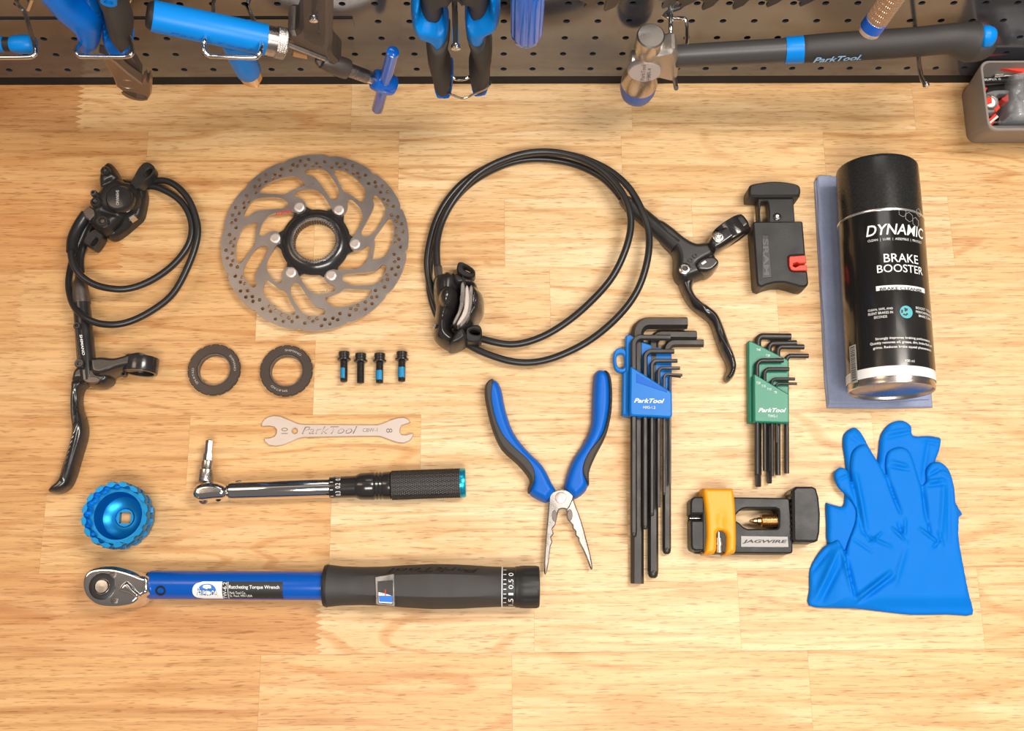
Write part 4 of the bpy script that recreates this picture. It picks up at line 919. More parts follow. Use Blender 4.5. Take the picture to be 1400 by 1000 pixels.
    c0 = on_z(Hh([(206, 668)])[0], 0.0308); Z1 = c0+Vector((0, 0, 1)); q = S((140, 802), 0.031)
    mk('release_ring', *lathe_vf(c0, Z1, [(0, 18*q), (0.0008, 18*q), (0.0012, 17*q), (0.0012, 10.6*q), (0.0002, 10.4*q)], n=40, cap1=False), BLACK_PLASTIC, t)
    mk('release_button', *lathe_vf(c0, Z1, [(0, 9.6*q), (0.0018, 9.4*q), (0.0024, 8.4*q), (0.0025, 0.0001)], n=32), STEEL, t)
    for p in ((266, 602), (275, 747)): bolt_head(t, Hh([p])[0], 0.0305, 4.8, DARK_STEEL, 'plate_screw', 'hex', 0.0012, HOLE_BLACK)
    relief('direction_lever', Hh([(298, 690), (318, 655), (345, 640), (368, 655), (392, 685), (418, 710), (410, 735), (385, 728), (350, 708), (320, 700)]), Bench(0.033), 0.030, 0.0355, 0.003, CHROME, t, res=0.0005)
    mk('head_neck', *lathe_px((190, 800), p0, z, [(0, 14), (12, 15.5), (14, 15.5)], n=32), CHROME, t)
make_big_torque()
# ------------------------------------------------------------------ needle-nose pliers
def make_pliers():
    t = thing('needle_nose_pliers', on_z((757, 650)), 'open needle-nose pliers with blue and black grips lying on the bench', 'pliers')
    C = lambda pts: cr(640, 490, 3.227, pts)
    pl = Bench(0.012)
    l_full = C([(76, 150), (83, 108), (118, 90), (145, 125), (165, 220), (200, 320), (260, 400), (330, 470), (370, 545), (388, 582), (368, 612), (345, 632), (312, 620), (278, 600), (268, 575), (276, 530), (222, 460), (152, 395), (112, 310), (88, 220)])
    l_dark = C([(72, 150), (80, 106), (114, 92), (110, 180), (126, 260), (160, 335), (215, 395), (270, 445), (300, 500), (294, 555), (268, 592), (264, 570), (272, 530), (218, 462), (148, 397), (108, 312), (84, 222)])
    r_full = C([(556, 85), (565, 55), (585, 45), (615, 58), (630, 105), (630, 220), (608, 330), (558, 430), (528, 500), (533, 552), (515, 588), (475, 615), (450, 600), (428, 572), (432, 530), (460, 450), (510, 372), (545, 290), (550, 180)])
    r_dark = C([(598, 52), (622, 62), (636, 110), (636, 222), (613, 332), (563, 432), (536, 502), (536, 556), (518, 545), (499, 508), (502, 462), (532, 402), (588, 332), (613, 242), (620, 150), (611, 80)])
    for full, dark, side in ((l_full, l_dark, 0), (r_full, r_dark, 1)):
        relief('grip', full, pl, 0.001, 0.015, 0.006, BLUE_GRIP, t, res=0.0008, edge=0.2, sm=3)
        relief('grip_inlay', dark, pl, 0.001, 0.0160, 0.0022, BROWN_RUBBER, t, res=0.0006, edge=0.3, sm=3)
    # jaws
    lj = C([(362, 600), (392, 582), (430, 580), (456, 596), (466, 612), (455, 640), (440, 668), (425, 664), (402, 668), (395, 690), (384, 738), (372, 752), (378, 775), (366, 790), (372, 812), (364, 830), (356, 900), (346, 948), (336, 948), (338, 860), (346, 760), (352, 690), (356, 640)])
    rj = C([(455, 596), (440, 580), (400, 580), (362, 605), (375, 640), (400, 662), (428, 660), (437, 690), (448, 722), (462, 738), (462, 752), (474, 764), (474, 782), (487, 794), (490, 812), (510, 850), (530, 900), (542, 932), (549, 926), (540, 870), (522, 800), (500, 720), (480, 665), (465, 625)])
    for out, z0, z1 in ((rj, 0.004, 0.0092), (lj, 0.0055, 0.0112)):
        j = plate('jaw', [smooth_closed(out, 2)], Bench(z1), z0, z1, STEEL, t, bevel=0.0008)
    for p in ((381, 696), (449, 692)):
        plate('jaw_recess', [C([(p[0]+12*math.cos(2*PI*i/20)*(1 if True else 1), p[1]+26*math.sin(2*PI*i/20)) for i in range(20)])], Bench(0.0114), 0.006, 0.0114, DARK_STEEL, t, bevel=0.0003)
    c0 = on_z(C([(409, 616)])[0], 0.0105)
    pv = mk('pivot', *lathe_vf(c0, c0+Vector((0, 0, 1)), [(0, 0.0046), (0.0012, 0.0046), (0.0016, 0.0040), (0.0016, 0.0012), (0.0010, 0.0010), (0.0010, 0.0001)], n=32), PALE_STEEL, t)
make_pliers()
# ------------------------------------------------------------------ L-shaped keys in holders
def lkey_vf(shaft_x, bot_y, top_y, end, z, rpx, rad, lean=0.0, n=6, rot=0.0):
    # shaft runs up the photo from bot_y to top_y, bends and ends at 'end'
    pts = [(shaft_x, bot_y)]
    steps = 8
    tx = shaft_x+lean
    for i in range(steps+1):
        a = PI/2*i/steps
        pts.append((tx+rad*(1-math.cos(a)), top_y+rad-rad*math.sin(a)))
    dx, dy = end[0]-pts[-1][0], end[1]-pts[-1][1]
    pts.append(end)
    r = rpx*S((shaft_x, top_y), z)
    return tube_vf([on_z(p, z) for p in pts], r, n, rot=rot)
def ball_end(p, z, rpx):
    c = on_z(p, z); r = rpx*S(p, z); d = on_z((p[0]-0.2, p[1]+10), z)
    return lathe_vf(c-(d-c).normalized()*r*1.6, d, [(0, r*0.72), (r*0.7, r*0.72), (r*1.2, r*0.97), (r*1.7, r*1.02), (r*2.3, r*0.85), (r*2.6, r*0.5)], n=12)
def make_hex_set():
    K = lambda pts: cr(830, 420, 2.5, pts)
    h = thing('hex_key_holder', on_z((886, 520)), 'blue plastic hex key holder with hanging loop and white lettering', 'tool holder')
    plate('back_plate', [K([(64, 98), (78, 94), (96, 102), (125, 120), (170, 136), (221, 152), (222, 372), (84, 376), (52, 368), (54, 225), (64, 215)])], Bench(0.0095), 0.0005, 0.0095, BLUE_BRIGHT_M, h, bevel=0.001)
    plate('hanging_loop', [smooth_closed(K([(66, 150), (40, 140), (24, 155), (22, 190), (30, 215), (50, 224), (68, 215)]), 3), smooth_closed(K([(58, 165), (40, 160), (33, 172), (33, 192), (40, 206), (58, 206)]), 3)], Bench(0.008), 0.002, 0.008, BLUE_BRIGHT_M, h, bevel=0.001)
    fp = plate('front_plate', [K([(80, 206), (86, 204), (222, 291), (223, 370), (216, 377), (84, 371), (78, 362)])], Bench(0.0205), 0.0095, 0.0205, BLUE_BRIGHT_M, h, bevel=0.0012)
    plate('embossed_panel', [K([(100, 226), (204, 286), (204, 292), (100, 258)])], Bench(0.0207), 0.0200, 0.0208, BLUE_GRIP, h, bevel=0.0003)
    a = K([(92, 327), (196, 329), (92, 312)]); text_px('lettering', 'ParkTool', a[0], a[1], a[2], 0.0207, WHITE, fp, shear=0.35, bold=0.02)
    a = K([(124, 347), (165, 348), (124, 338)]); text_px('lettering', 'HXS-1.2', a[0], a[1], a[2], 0.0207, WHITE, fp)
    G = 'L-shaped hex keys in the blue holder'
    # (name words, shaft x, bottom y, top y, end point, z, r px, bend, ball)
    keys = [('largest black hex key, thickest in the blue holder', 103, 946, 55, (273, 55), 0.0062, 8.6, 40, False),
            ('second thickest black hex key in blue holder, with ball end', 157, 915, 97, (305, 98), 0.0058, 7.0, 30, True),
            ('third thickest black hex key in blue holder, its bent arm reaching furthest sideways', 204, 837, 124, (329, 124), 0.0055, 5.6, 26, True),
            ('black hex key in front row of blue holder, its bent arm uppermost of that row', 91, 782, 104, (216, 105), 0.0150, 4.3, 26, True),
            ('black hex key in front row of blue holder, its bent arm second from top', 130, 758, 152, (229, 152), 0.0150, 3.5, 22, True),
            ('black hex key in front row of blue holder, its bent arm third from top', 153, 714, 184, (240, 184), 0.0150, 2.8, 18, True),
            ('thin black hex key in front row of blue holder, its bent arm fourth from top', 176, 685, 209, (249, 209), 0.0150, 2.4, 15, False),
            ('thin black hex key in front row of blue holder, its bent arm fifth from top', 195, 645, 230, (257, 233), 0.0150, 2.0, 13, True),
            ('thinnest and shortest black hex key in the blue holder', 215, 606, 236, (252, 239), 0.0130, 1.6, 10, False)]
    for lab, sx, by, ty, en, z, r, bd, ball in keys:
        p = lambda x, y: (830+x/2.5, 420+y/2.5)
        k = thing('hex_key', on_z(p(sx, by), 0.001), lab, 'hex key', G)
        b0 = p(sx, by-(10 if ball else 0)); t0 = p(sx, ty); e = p(*en)
        mk('shaft', *lkey_vf(b0[0], b0[1], t0[1], e, z, r, bd/2.5, rot=PI/6), KEY_STEEL, k, smooth=False)
        if ball: mk('ball_end', *ball_end(p(sx, by-6), z, r), KEY_STEEL, k)
BLUE_BRIGHT_M = mat('blue_holder_plastic', (0.0, 0.165, 0.58), 0.36, bump=(500, 0.05), ior=1.36)
make_hex_set()
def make_torx_set():
    K = lambda pts: cr(1000, 440, 4.1667, pts)
    h = thing('torx_key_holder', on_z((1052, 530)), 'green plastic key holder with white lettering', 'tool holder')
    bp = plate('back_plate', [K([(95, 112), (104, 106), (160, 132), (322, 216), (327, 225), (328, 572), (130, 574), (98, 574)])], Bench(0.0085), 0.0005, 0.0085, GREEN, h, bevel=0.001)
    fp = plate('front_plate', [K([(128, 300), (134, 298), (328, 412), (330, 568), (324, 577), (136, 572), (130, 564)])], Bench(0.0165), 0.0085, 0.0165, GREEN, h, bevel=0.001)
    def tx(s, x0, y0, x1, y1, z, par, **k): a = K([(x0, y1), (x1, y1+1), (x0, y0)]); text_px('lettering', s, a[0], a[1], a[2], z, WHITE, par, **k)
    tx('ParkTool', 153, 492, 312, 516, 0.0167, fp, shear=0.35, bold=0.02)
    tx('TWS-1', 208, 530, 260, 545, 0.0167, fp)
    for s, x, y in (('T40', 142, 153), ('T30', 195, 186)): tx(s, x, y, x+25, y+13, 0.0087, bp)
    for s, x, y in (('T20', 141, 342), ('T15', 171, 360), ('T10', 203, 378), ('T8', 243, 396)): tx(s, x, y, x+(24 if len(s) > 2 else 16), y+13, 0.0167, fp)
    G = 'L-shaped star keys in the green holder'
    keys = [('thickest black star key in the green holder', 152, 943, 84, (338, 86), 0.0050, 4.6, 30, True),
            ('second thickest black star key in green holder, just below the thickest one', 215, 924, 124, (370, 122), 0.0048, 4.0, 30, True),
            ('third thickest black star key in green holder, its arm overlapping the second', 265, 875, 143, (413, 144), 0.0062, 3.5, 28, False),
            ('black star key in green holder, its bent arm reaching furthest sideways', 315, 865, 195, (438, 196), 0.0046, 3.2, 26, False),
            ('black star key in front row of green holder, its bent arm uppermost of that row', 147, 870, 222, (296, 221), 0.0125, 3.2, 34, False),
            ('black star key in front row of green holder, its bent arm second from top', 190, 850, 271, (328, 271), 0.0125, 2.7, 28, False),
            ('thin black star key in front row of green holder, its bent arm third from top', 232, 880, 327, (361, 327), 0.0125, 2.2, 22, False),
            ('thinnest black star key, lowest in the front row of the green holder', 258, 690, 353, (372, 354), 0.0125, 1.9, 18, False)]
    for lab, sx, by, ty, en, z, r, bd, tip in keys:
        p = lambda x, y: (1000+x/4.1667, 440+y/4.1667)
        k = thing('torx_key', on_z(p(sx, by), 0.001), lab, 'star key', G)
        b0 = p(sx, by-(70 if tip else 0)); t0 = p(sx-4, ty); e = p(*en)
        mk('shaft', *lkey_vf(b0[0], b0[1], t0[1], e, z, r, bd/4.1667, n=10, lean=-0.5), KEY_STEEL, k)
        if tip:
            A = p(sx, by-74); B = p(sx+1, by)
            mk('star_tip', *lathe_px(A, B, z, [(0, r*1.02), (1, r*0.86), (16.5, r*0.84), (17.4, r*0.7)], n=12, rf=lambda a, i, s, q: q*(1.08 if int(round(a/(2*PI/12))) % 2 == 0 else 0.86)), KEY_STEEL, k, smooth=False)
make_torx_set()
# ------------------------------------------------------------------ hose cutter
def make_hose_cutter():
    t = thing('hose_cutter', on_z((1065, 325)), 'black rectangular hose cutter with T-shaped plunger and red notch', 'hose cutter')
    D = lambda pts: cr(850, 230, 3.333, pts)
    Z = 0.022
    body = D([(597, 250), (602, 243), (820, 241), (826, 246), (852, 520), (848, 533), (835, 541), (810, 540), (780, 530), (740, 520), (700, 521), (665, 530), (640, 541), (622, 536), (616, 522)])
    red = D([(763, 408), (768, 402), (838, 397), (842, 430), (812, 434), (800, 428), (782, 434), (780, 446), (792, 452), (812, 442), (843, 440), (846, 466), (785, 467), (772, 462), (764, 445)])
    notch = D([(845, 431), (812, 434), (800, 428), (782, 434), (780, 446), (792, 452), (812, 442), (846, 440)])
    body2 = D([(597, 250), (602, 243), (820, 241), (826, 246), (838, 396), (768, 400), (761, 406), (762, 445), (770, 464), (785, 469), (846, 468), (852, 520), (848, 533), (835, 541), (810, 540), (780, 530), (740, 520), (700, 521), (665, 530), (640, 541), (622, 536), (616, 522)])
    b = plate('body', [body2], Bench(Z), 0.0005, Z, BLACK_PLASTIC, t, bevel=0.0014)
    plate('red_insert', [red], Bench(Z-0.001), 0.002, Z-0.001, RED, t, bevel=0.0005)
    plate('name_recess', [D([(640, 307), (668, 303), (684, 498), (640, 502)])], Bench(Z), Z-0.001, Z+0.0002, HOLE_PLASTIC, b, bevel=0.0002)
    a = D([(672, 488), (655, 320), (643, 488)]); a = D([(646, 488), (640, 322), (668, 488)])
    text_px('lettering', 'SRAM', D([(642, 322)])[0], D([(647, 488)])[0], D([(668, 322)])[0], Z+0.0004, GREY_DIM, b, bold=0.03)
    plate('plunger', [D([(620, 128), (782, 126), (790, 250), (624, 250)]), smooth_closed(D([(634, 165), (640, 152), (656, 150), (668, 158), (672, 240), (634, 242)]), 2)], Bench(0.016), 0.004, 0.016, BLACK_PLASTIC, t, bevel=0.0008)
    plate('push_cap', [smooth_closed(D([(580, 92), (590, 74), (640, 63), (700, 58), (760, 63), (806, 75), (816, 95), (814, 118), (802, 128), (700, 129), (592, 129), (580, 118)]), 3)], Bench(Z), 0.0005, Z, BLACK_PLASTIC, t, bevel=0.0018)
    bolt_head(t, D([(708, 223)])[0], 0.016, 5.5, BLACK_GLOSS, 'screw', 'hex', 0.0015, STEEL)
NAMEPLATE = mat('grey_nameplate', (0.20, 0.19, 0.185), 0.4, 0.5)
HOLE_PLASTIC = mat('recessed_black_plastic', (0.015, 0.015, 0.015), 0.35)
GREY_DIM = mat('dim_grey_raised_lettering', (0.075, 0.073, 0.072), 0.4)
make_hose_cutter()
# ------------------------------------------------------------------ hose fitting tool with yellow slide
def make_needle_driver():
    t = thing('hose_insert_driver', on_z((1030, 715)), 'black clamp tool with yellow slide, threaded needle and nameplate', 'hose tool')
    J = lambda pts: cr(920, 640, 6.364, pts)
    Z = 0.019
    win = J([(548, 410), (575, 380), (605, 358), (640, 352), (895, 352), (918, 362), (923, 385), (922, 510), (912, 526), (890, 531), (650, 531), (615, 515), (580, 480), (550, 462)])
    b = plate('body', [J([(255, 255), (275, 250), (1000, 262), (1016, 275), (1022, 330), (1042, 590), (1044, 725), (1036, 742), (1015, 746), (270, 742), (255, 730)]), win], Bench(Z), 0.0005, Z, BLACK_PLASTIC, t, bevel=0.0012)
    plate('end_jaw', [J([(152, 295), (165, 265), (190, 250), (275, 250), (275, 402), (152, 402)])], Bench(Z), 0.0005, Z, BLACK_PLASTIC, t, bevel=0.0014)
    plate('end_jaw', [J([(155, 456), (275, 456), (275, 722), (195, 722), (168, 708), (158, 680)])], Bench(Z), 0.0005, Z, BLACK_PLASTIC, t, bevel=0.0014)
    plate('jaw_groove', [J([(148, 398), (276, 396), (276, 460), (150, 458)])], Bench(0.012), 0.0015, 0.0125, HOLE_BLACK, t, bevel=0.0006)
    mk('clamp_blade', *lathe_px(J([(145, 440)])[0], J([(275, 440)])[0], 0.0125, [(0, 1.2), (20, 1.2)], n=12), STEEL, t)
    mk('corner_band', *plate_vf([J([(138, 600), (150, 690), (175, 728), (260, 735), (262, 752), (190, 748), (150, 715), (135, 660)])], Bench(0.005), 0.0004, 0.007, 0.0005), BLACK_GLOSS, t)
    # yellow slide: arched band with a slotted hole
    slot = smooth_closed(J([(380, 600), (385, 565), (410, 550), (445, 555), (466, 590), (466, 690), (445, 745), (430, 757), (375, 757), (380, 700)]), 2)
    yo = J([(258, 200), (268, 178), (285, 174), (515, 176), (528, 190), (540, 260), (552, 420), (556, 640), (550, 725), (530, 745), (480, 755), (456, 752), (462, 690), (465, 600), (450, 562), (420, 548), (390, 560), (382, 600), (384, 690), (365, 745), (300, 748), (275, 735), (290, 600), (285, 420), (268, 280)])
    v, f = relief_vf(yo, Bench(0.0215), 0.002, 0.0235, 0.0035, res=0.0006, edge=0.72, sm=2, feats=[('ridge', J([(415, 400)])[0], J([(415, 535)])[0], 6, -0.0012)])
    mk('yellow_slide', v, f, YELLOW, t, angle=50)
    mk('slide_pin', *lathe_px(J([(398, 560)])[0], J([(402, 745)])[0], 0.019, [(0, 2.2), (8, 2.2), (8.2, 4.4), (14, 4.6), (14.2, 6), (18, 6.2), (18.4, 4.4), (28, 4.6)], n=20), STEEL, t)
    pr = [(22, 8.6)]; s = 17
    pr = [(0, 0.3), (1.2, 1.6), (5, 2.2), (6, 3.2), (10, 3.4), (11, 4.8), (15.5, 4.8), (16, 8.0)]
    s = 16.4
    while s < 41: pr += [(s, 8.9), (s+0.8, 7.4), (s+1.6, 8.9)]; s += 2.05
    mk('threaded_needle', *lathe_px(J([(663, 462)])[0], J([(930, 460)])[0], 0.011, pr, n=24), BRASS, t)
    # nameplate
    pl = plate('nameplate', [J([(592, 592), (1000, 598), (1008, 692), (592, 690)])], Bench(Z+0.0004), Z-0.001, Z+0.0005, NAMEPLATE, b, bevel=0.0002)
    a = J([(605, 660), (995, 662), (605, 625)]); text_px('lettering', 'JAGWIRE', a[0], a[1], a[2], Z+0.0007, DARK_PRINT, b, shear=0.25, bold=0.03)
    # knob
    plate('knob', [J([(1040, 190), (1070, 162), (1215, 162), (1248, 180), (1270, 260), (1283, 400), (1278, 560), (1262, 635), (1235, 648), (1060, 645), (1045, 620)])], Bench(0.024), 0.001, 0.0245, BLACK_PLASTIC, t, bevel=0.0018)
    rb = MB()
    for i in range(9):
        y = 200+i*50; rb.add(plate_vf([J([(1022, y), (1046, y), (1046, y+26), (1024, y+26)])], Bench(0.020), 0.002, 0.021, 0.0006))
    rb.build('knob_ribs', BLACK_GLOSS, t)
make_needle_driver()
# ------------------------------------------------------------------ folded towel and the spray can on it
def make_towel():
    t = thing('shop_towel', on_z((1195, 400)), 'folded blue-grey shop towel under the black spray can', 'towel')
    o1 = [(1131.5, 557.5), (1128, 520), (1122, 400), (1116.5, 300), (1114, 248), (1117, 243), (1160, 242), (1252, 240), (1258, 300), (1268, 430), (1274.5, 530), (1276, 557), (1200, 558.5)]
    rng = np.random.RandomState(3)
    def hm(Q, D): return 0.0003*np.sin(Q[:, 0]*260+Q[:, 1]*35)+0.0003*np.sin(Q[:, 1]*180+1.3*np.sin(Q[:, 0]*90))
    v, f = relief_vf(o1, Bench(0.003), 0.0003, 0.0032, 0.0018, res=0.0016, sm=0, hmap=hm, edge=0.4); mk('lower_fold', v, f, TOWEL, t)
    o2 = [(1134, 552), (1130, 500), (1124, 400), (1119, 300), (1117.5, 241), (1121, 239), (1136, 239.5), (1137, 241), (1160, 241), (1252, 240), (1266, 430), (1271, 510), (1272, 546), (1205, 551)]
    v, f = relief_vf(o2, Bench(0.0055), 0.0033, 0.0058, 0.0018, res=0.0016, sm=0, hmap=hm, edge=0.4, feats=[('ridge', (1137, 245), (1152, 545), 2.5, -0.0009)]); mk('upper_fold', v, f, TOWEL, t)
make_towel()
def make_can():
    zc0 = 0.041
    R = 58.5*S((1219, 530), zc0)
    zc = 0.0062+R
    b_px, t_px = (1218.5, 534), (1198.5, 232)
    A, B = on_z(b_px, zc), on_z(t_px, zc); d = (B-A).normalized(); Lc = (B-A).length
    t = thing('spray_can', (A.x*0.5+B.x*0.5, A.y*0.5+B.y*0.5, 0.006), 'black brake cleaner spray can lying on the folded towel', 'spray can')
    cy = Cyl(A, B, R)
    s_sh = cy.hit((1205, 286))[0]
    body = mk('can_body', *lathe_vf(A, B, [(0.012, R), (s_sh-0.0015, R), (s_sh, R*0.985)], n=96, cap0=False, cap1=False), CAN_BLACK, t)
    mk('white_band', *lathe_vf(A, B, [(0.0045, R*0.995), (0.005, R*1.001), (0.012, R*1.001), (0.0122, R)], n=96, cap0=False, cap1=False), WHITE, t)
    mk('base_rim', *lathe_vf(A, B, [(0.0048, R*0.985), (0.002, R*0.975), (0.0005, R*0.985), (-0.001, R*0.975), (-0.0014, R*0.955), (-0.0006, R*0.93), (0.002, R*0.92)], n=96, cap0=False, cap1=False), STEEL, t)
    mk('concave_base', *lathe_vf(A, B, [(0.0015, R*0.925), (0.003, R*0.88), (0.0065, R*0.65), (0.0085, R*0.35), (0.009, R*0.001)], n=96, cap0=False, cap1=False), STEEL, t)
    mk('shoulder_seam', *lathe_vf(A, B, [(s_sh-0.0012, R*1.0), (s_sh-0.0008, R*1.008), (s_sh+0.0006, R*1.008), (s_sh+0.0012, R*0.98)], n=96, cap0=False, cap1=False), WHITE_METAL, t)
    mk('cap', *lathe_vf(A, B, [(s_sh+0.0002, R*0.985), (Lc*0.6+s_sh*0.4, R*0.975), (Lc-0.003, R*0.965), (Lc-0.001, R*0.955), (Lc, R*0.93), (Lc, 0.0001)], n=96, cap0=False, cap1=False), CAP_BLACK, t)
    # print: text runs round the can, given by where its left end and a second point show
    sg = 1 if cy.w.x > 0 else -1
    def ctext(txt, pl, pr, ur, hpx, m_, e=0.0004, **k):
        s0, a0 = cy.hit(pl); s1, a1 = cy.hit(pr); da = (a1-a0)/ur; kpx = S(pl, zc+R)
        s1 = (s0+s1)/2 if abs(s1-s0) < 0.004 else s0
        hh = hpx*kpx*1.03
        text_map('print', txt, lambda u, v: cy.pt(s1+hh*v, a0+da*u, e), m_, body, **k)
    def cpatch(pl, pr, hpx, m_, e, rnd=0.0):
        s0, a0 = cy.hit(pl); s1, a1 = cy.hit(pr); hh = hpx*S(pl, zc+R); sm_ = (s0+s1)/2
        vs, fs = [], []; n = 16
        for i in range(n+1):
            u = i/n
            for q in (0, 1): vs.append(cy.pt(sm_+hh*q, a0+(a1-a0)*u, e))
        for i in range(n): fs.append((2*i, 2*i+1, 2*i+3, 2*i+2))
        return mk('print_panel', vs, fs, m_, body)
    ctext('DYNAMIC', (1184.5, 325), (1261, 328), 0.97, 15.5, WHITE, shear=0.22, bold=0.012)
    ctext('CLEAN  |  LUBE  |  ASSEMBLE  |  PROTECT', (1186.5, 330), (1246, 334), 0.74, 4.2, WHITE)
    ctext('BRAKE', (1208.5, 359), (1255, 362), 1.0, 12, WHITE, bold=0.006)
    ctext('BOOSTER', (1199.5, 374), (1261, 377), 1.0, 11, WHITE, bold=0.006)
    cpatch((1198, 398.5), (1264, 401.5), 6.8, WHITE, 0.0003)
    ctext('BRAKE CLEANER', (1203, 397.3), (1260, 401), 1.0, 4, DARK_PRINT, 0.0006, bold=0.02)
    for i, s in enumerate(('CLEAN, SAFE, AND', 'SILENT BRAKES IN', 'SECONDS')):
        ctext(s, (1187+(8 if i == 2 else 0), 425.5+i*5.0), (1221-(8 if i == 2 else 0), 425.5+i*5.0), 1.0, 3.4, WHITE)
    for i, s in enumerate(('BOOST YOUR', 'PERFORMANCE', 'BRAKE CLEAN')):
        ctext(s, (1252+(4 if i == 2 else 0), 425+i*5.2), (1270, 426+i*5.2), 0.85, 3.4, WHITE)
    for i, (s, x0, x1, u) in enumerate((('Strongly improves braking performance.', 1197, 1268, 0.93), ('Quickly removes oil, grease, dirt, brake fluid and', 1190, 1268, 0.88), ('grime. Reduces brake squeal phenomenon.', 1194, 1270, 0.93))):
        ctext(s, (x0, 466.5+i*6.3), (x1, 469+i*6.3), u, 4.4, WHITE, bold=0.008)
    ctext('400 ml', (1237, 495.5), (1250, 495.5), 1.0, 3.6, WHITE)
    s0, a0 = cy.hit((1239, 427)); rr = 9.0*S((1239, 427), zc+R)
    ov = [cy.pt(s0, a0, 0.0004)]+[cy.pt(s0+rr*math.cos(2*PI*i/36), a0+rr/R*math.sin(2*PI*i/36), 0.0004) for i in range(36)]
    mk('round_badge', ov, [(0, 1+i, 1+(i+1) % 36) for i in range(36)], TEAL_PRINT, body)
    rnd = random.Random(5)
    for i in range(9):
        aa, rad_ = rnd.uniform(0, 2*PI), rr*rnd.uniform(0.2, 0.72); q = rr*0.16
        cc = (s0+rad_*math.cos(aa), a0+rad_/R*math.sin(aa))
        mk('badge_mark', [cy.pt(cc[0]+q*math.cos(2*PI*j/8), cc[1]+q/R*math.sin(2*PI*j/8), 0.0006) for j in range(8)], [tuple(range(8))], DARK_PRINT, body)
    # hexagon line pattern near the shoulder
    def hexline(px_, py_, rp):
        s1, a1 = cy.hit((px_, py_)); q = rp*S((px_, py_), zc+R)
        pts = [cy.pt(s1+q*math.cos(PI/3*j), a1+q/R*math.sin(PI/3*j), 0.00012) for j in range(7)]
        mk('print_line', *tube_vf(pts, 0.00016, 4, caps=False), GREY_PRINT, body)
    for q in ((1243, 297, 7), (1252, 304, 7), (1234, 291, 6), (1256, 291, 6)): hexline(*q)
    # barcode panel
    s0, a0 = cy.hit((1166, 525)); s1, a1 = cy.hit((1164.5, 473)); _, a2 = cy.hit((1172, 500)); _, a3 = cy.hit((1165.5, 500))
    a3 = a3+(a3-a2)*0.5
    n = 8; vs = []; fs = []
    for i in range(n+1):
        for q in (0, 1): vs.append(cy.pt(s0+(s1-s0)*q, a2+(a3-a2)*i/n, 0.0003))
    mk('barcode_panel', vs, [(2*i, 2*i+1, 2*i+3, 2*i+2) for i in range(n)], GREY_PRINT, body)
    bar = MB(); rnd = random.Random(2); u = 0.06
    while u < 0.94:
        w_ = rnd.uniform(0.008, 0.028)
        bar.add(([cy.pt(s0+(s1-s0)*(u+x), a2+(a3-a2)*y, 0.00045) for x, y in ((0, 0.15), (w_, 0.15), (w_, 0.8), (0, 0.8))], [(0, 1, 2, 3)])); u += w_+rnd.uniform(0.01, 0.03)
    bar.build('barcode_bars', DARK_PRINT, body, smooth=False)
CAN_BLACK = mat('printed_can_black', (0.012, 0.011, 0.011), 0.22, coat=0.25, bump=(60, 0.03))
CAP_BLACK = mat('scuffed_black_cap', (0.018, 0.018, 0.018), 0.27, bump=(60, 0.05), var=0.2, vscale=500, rvar=0.04)
WHITE_METAL = mat('bright_seam_metal', (0.8, 0.79, 0.78), 0.25, 0.9)
TEAL_PRINT = mat('teal_print', (0.08, 0.42, 0.48), 0.5)
make_can()
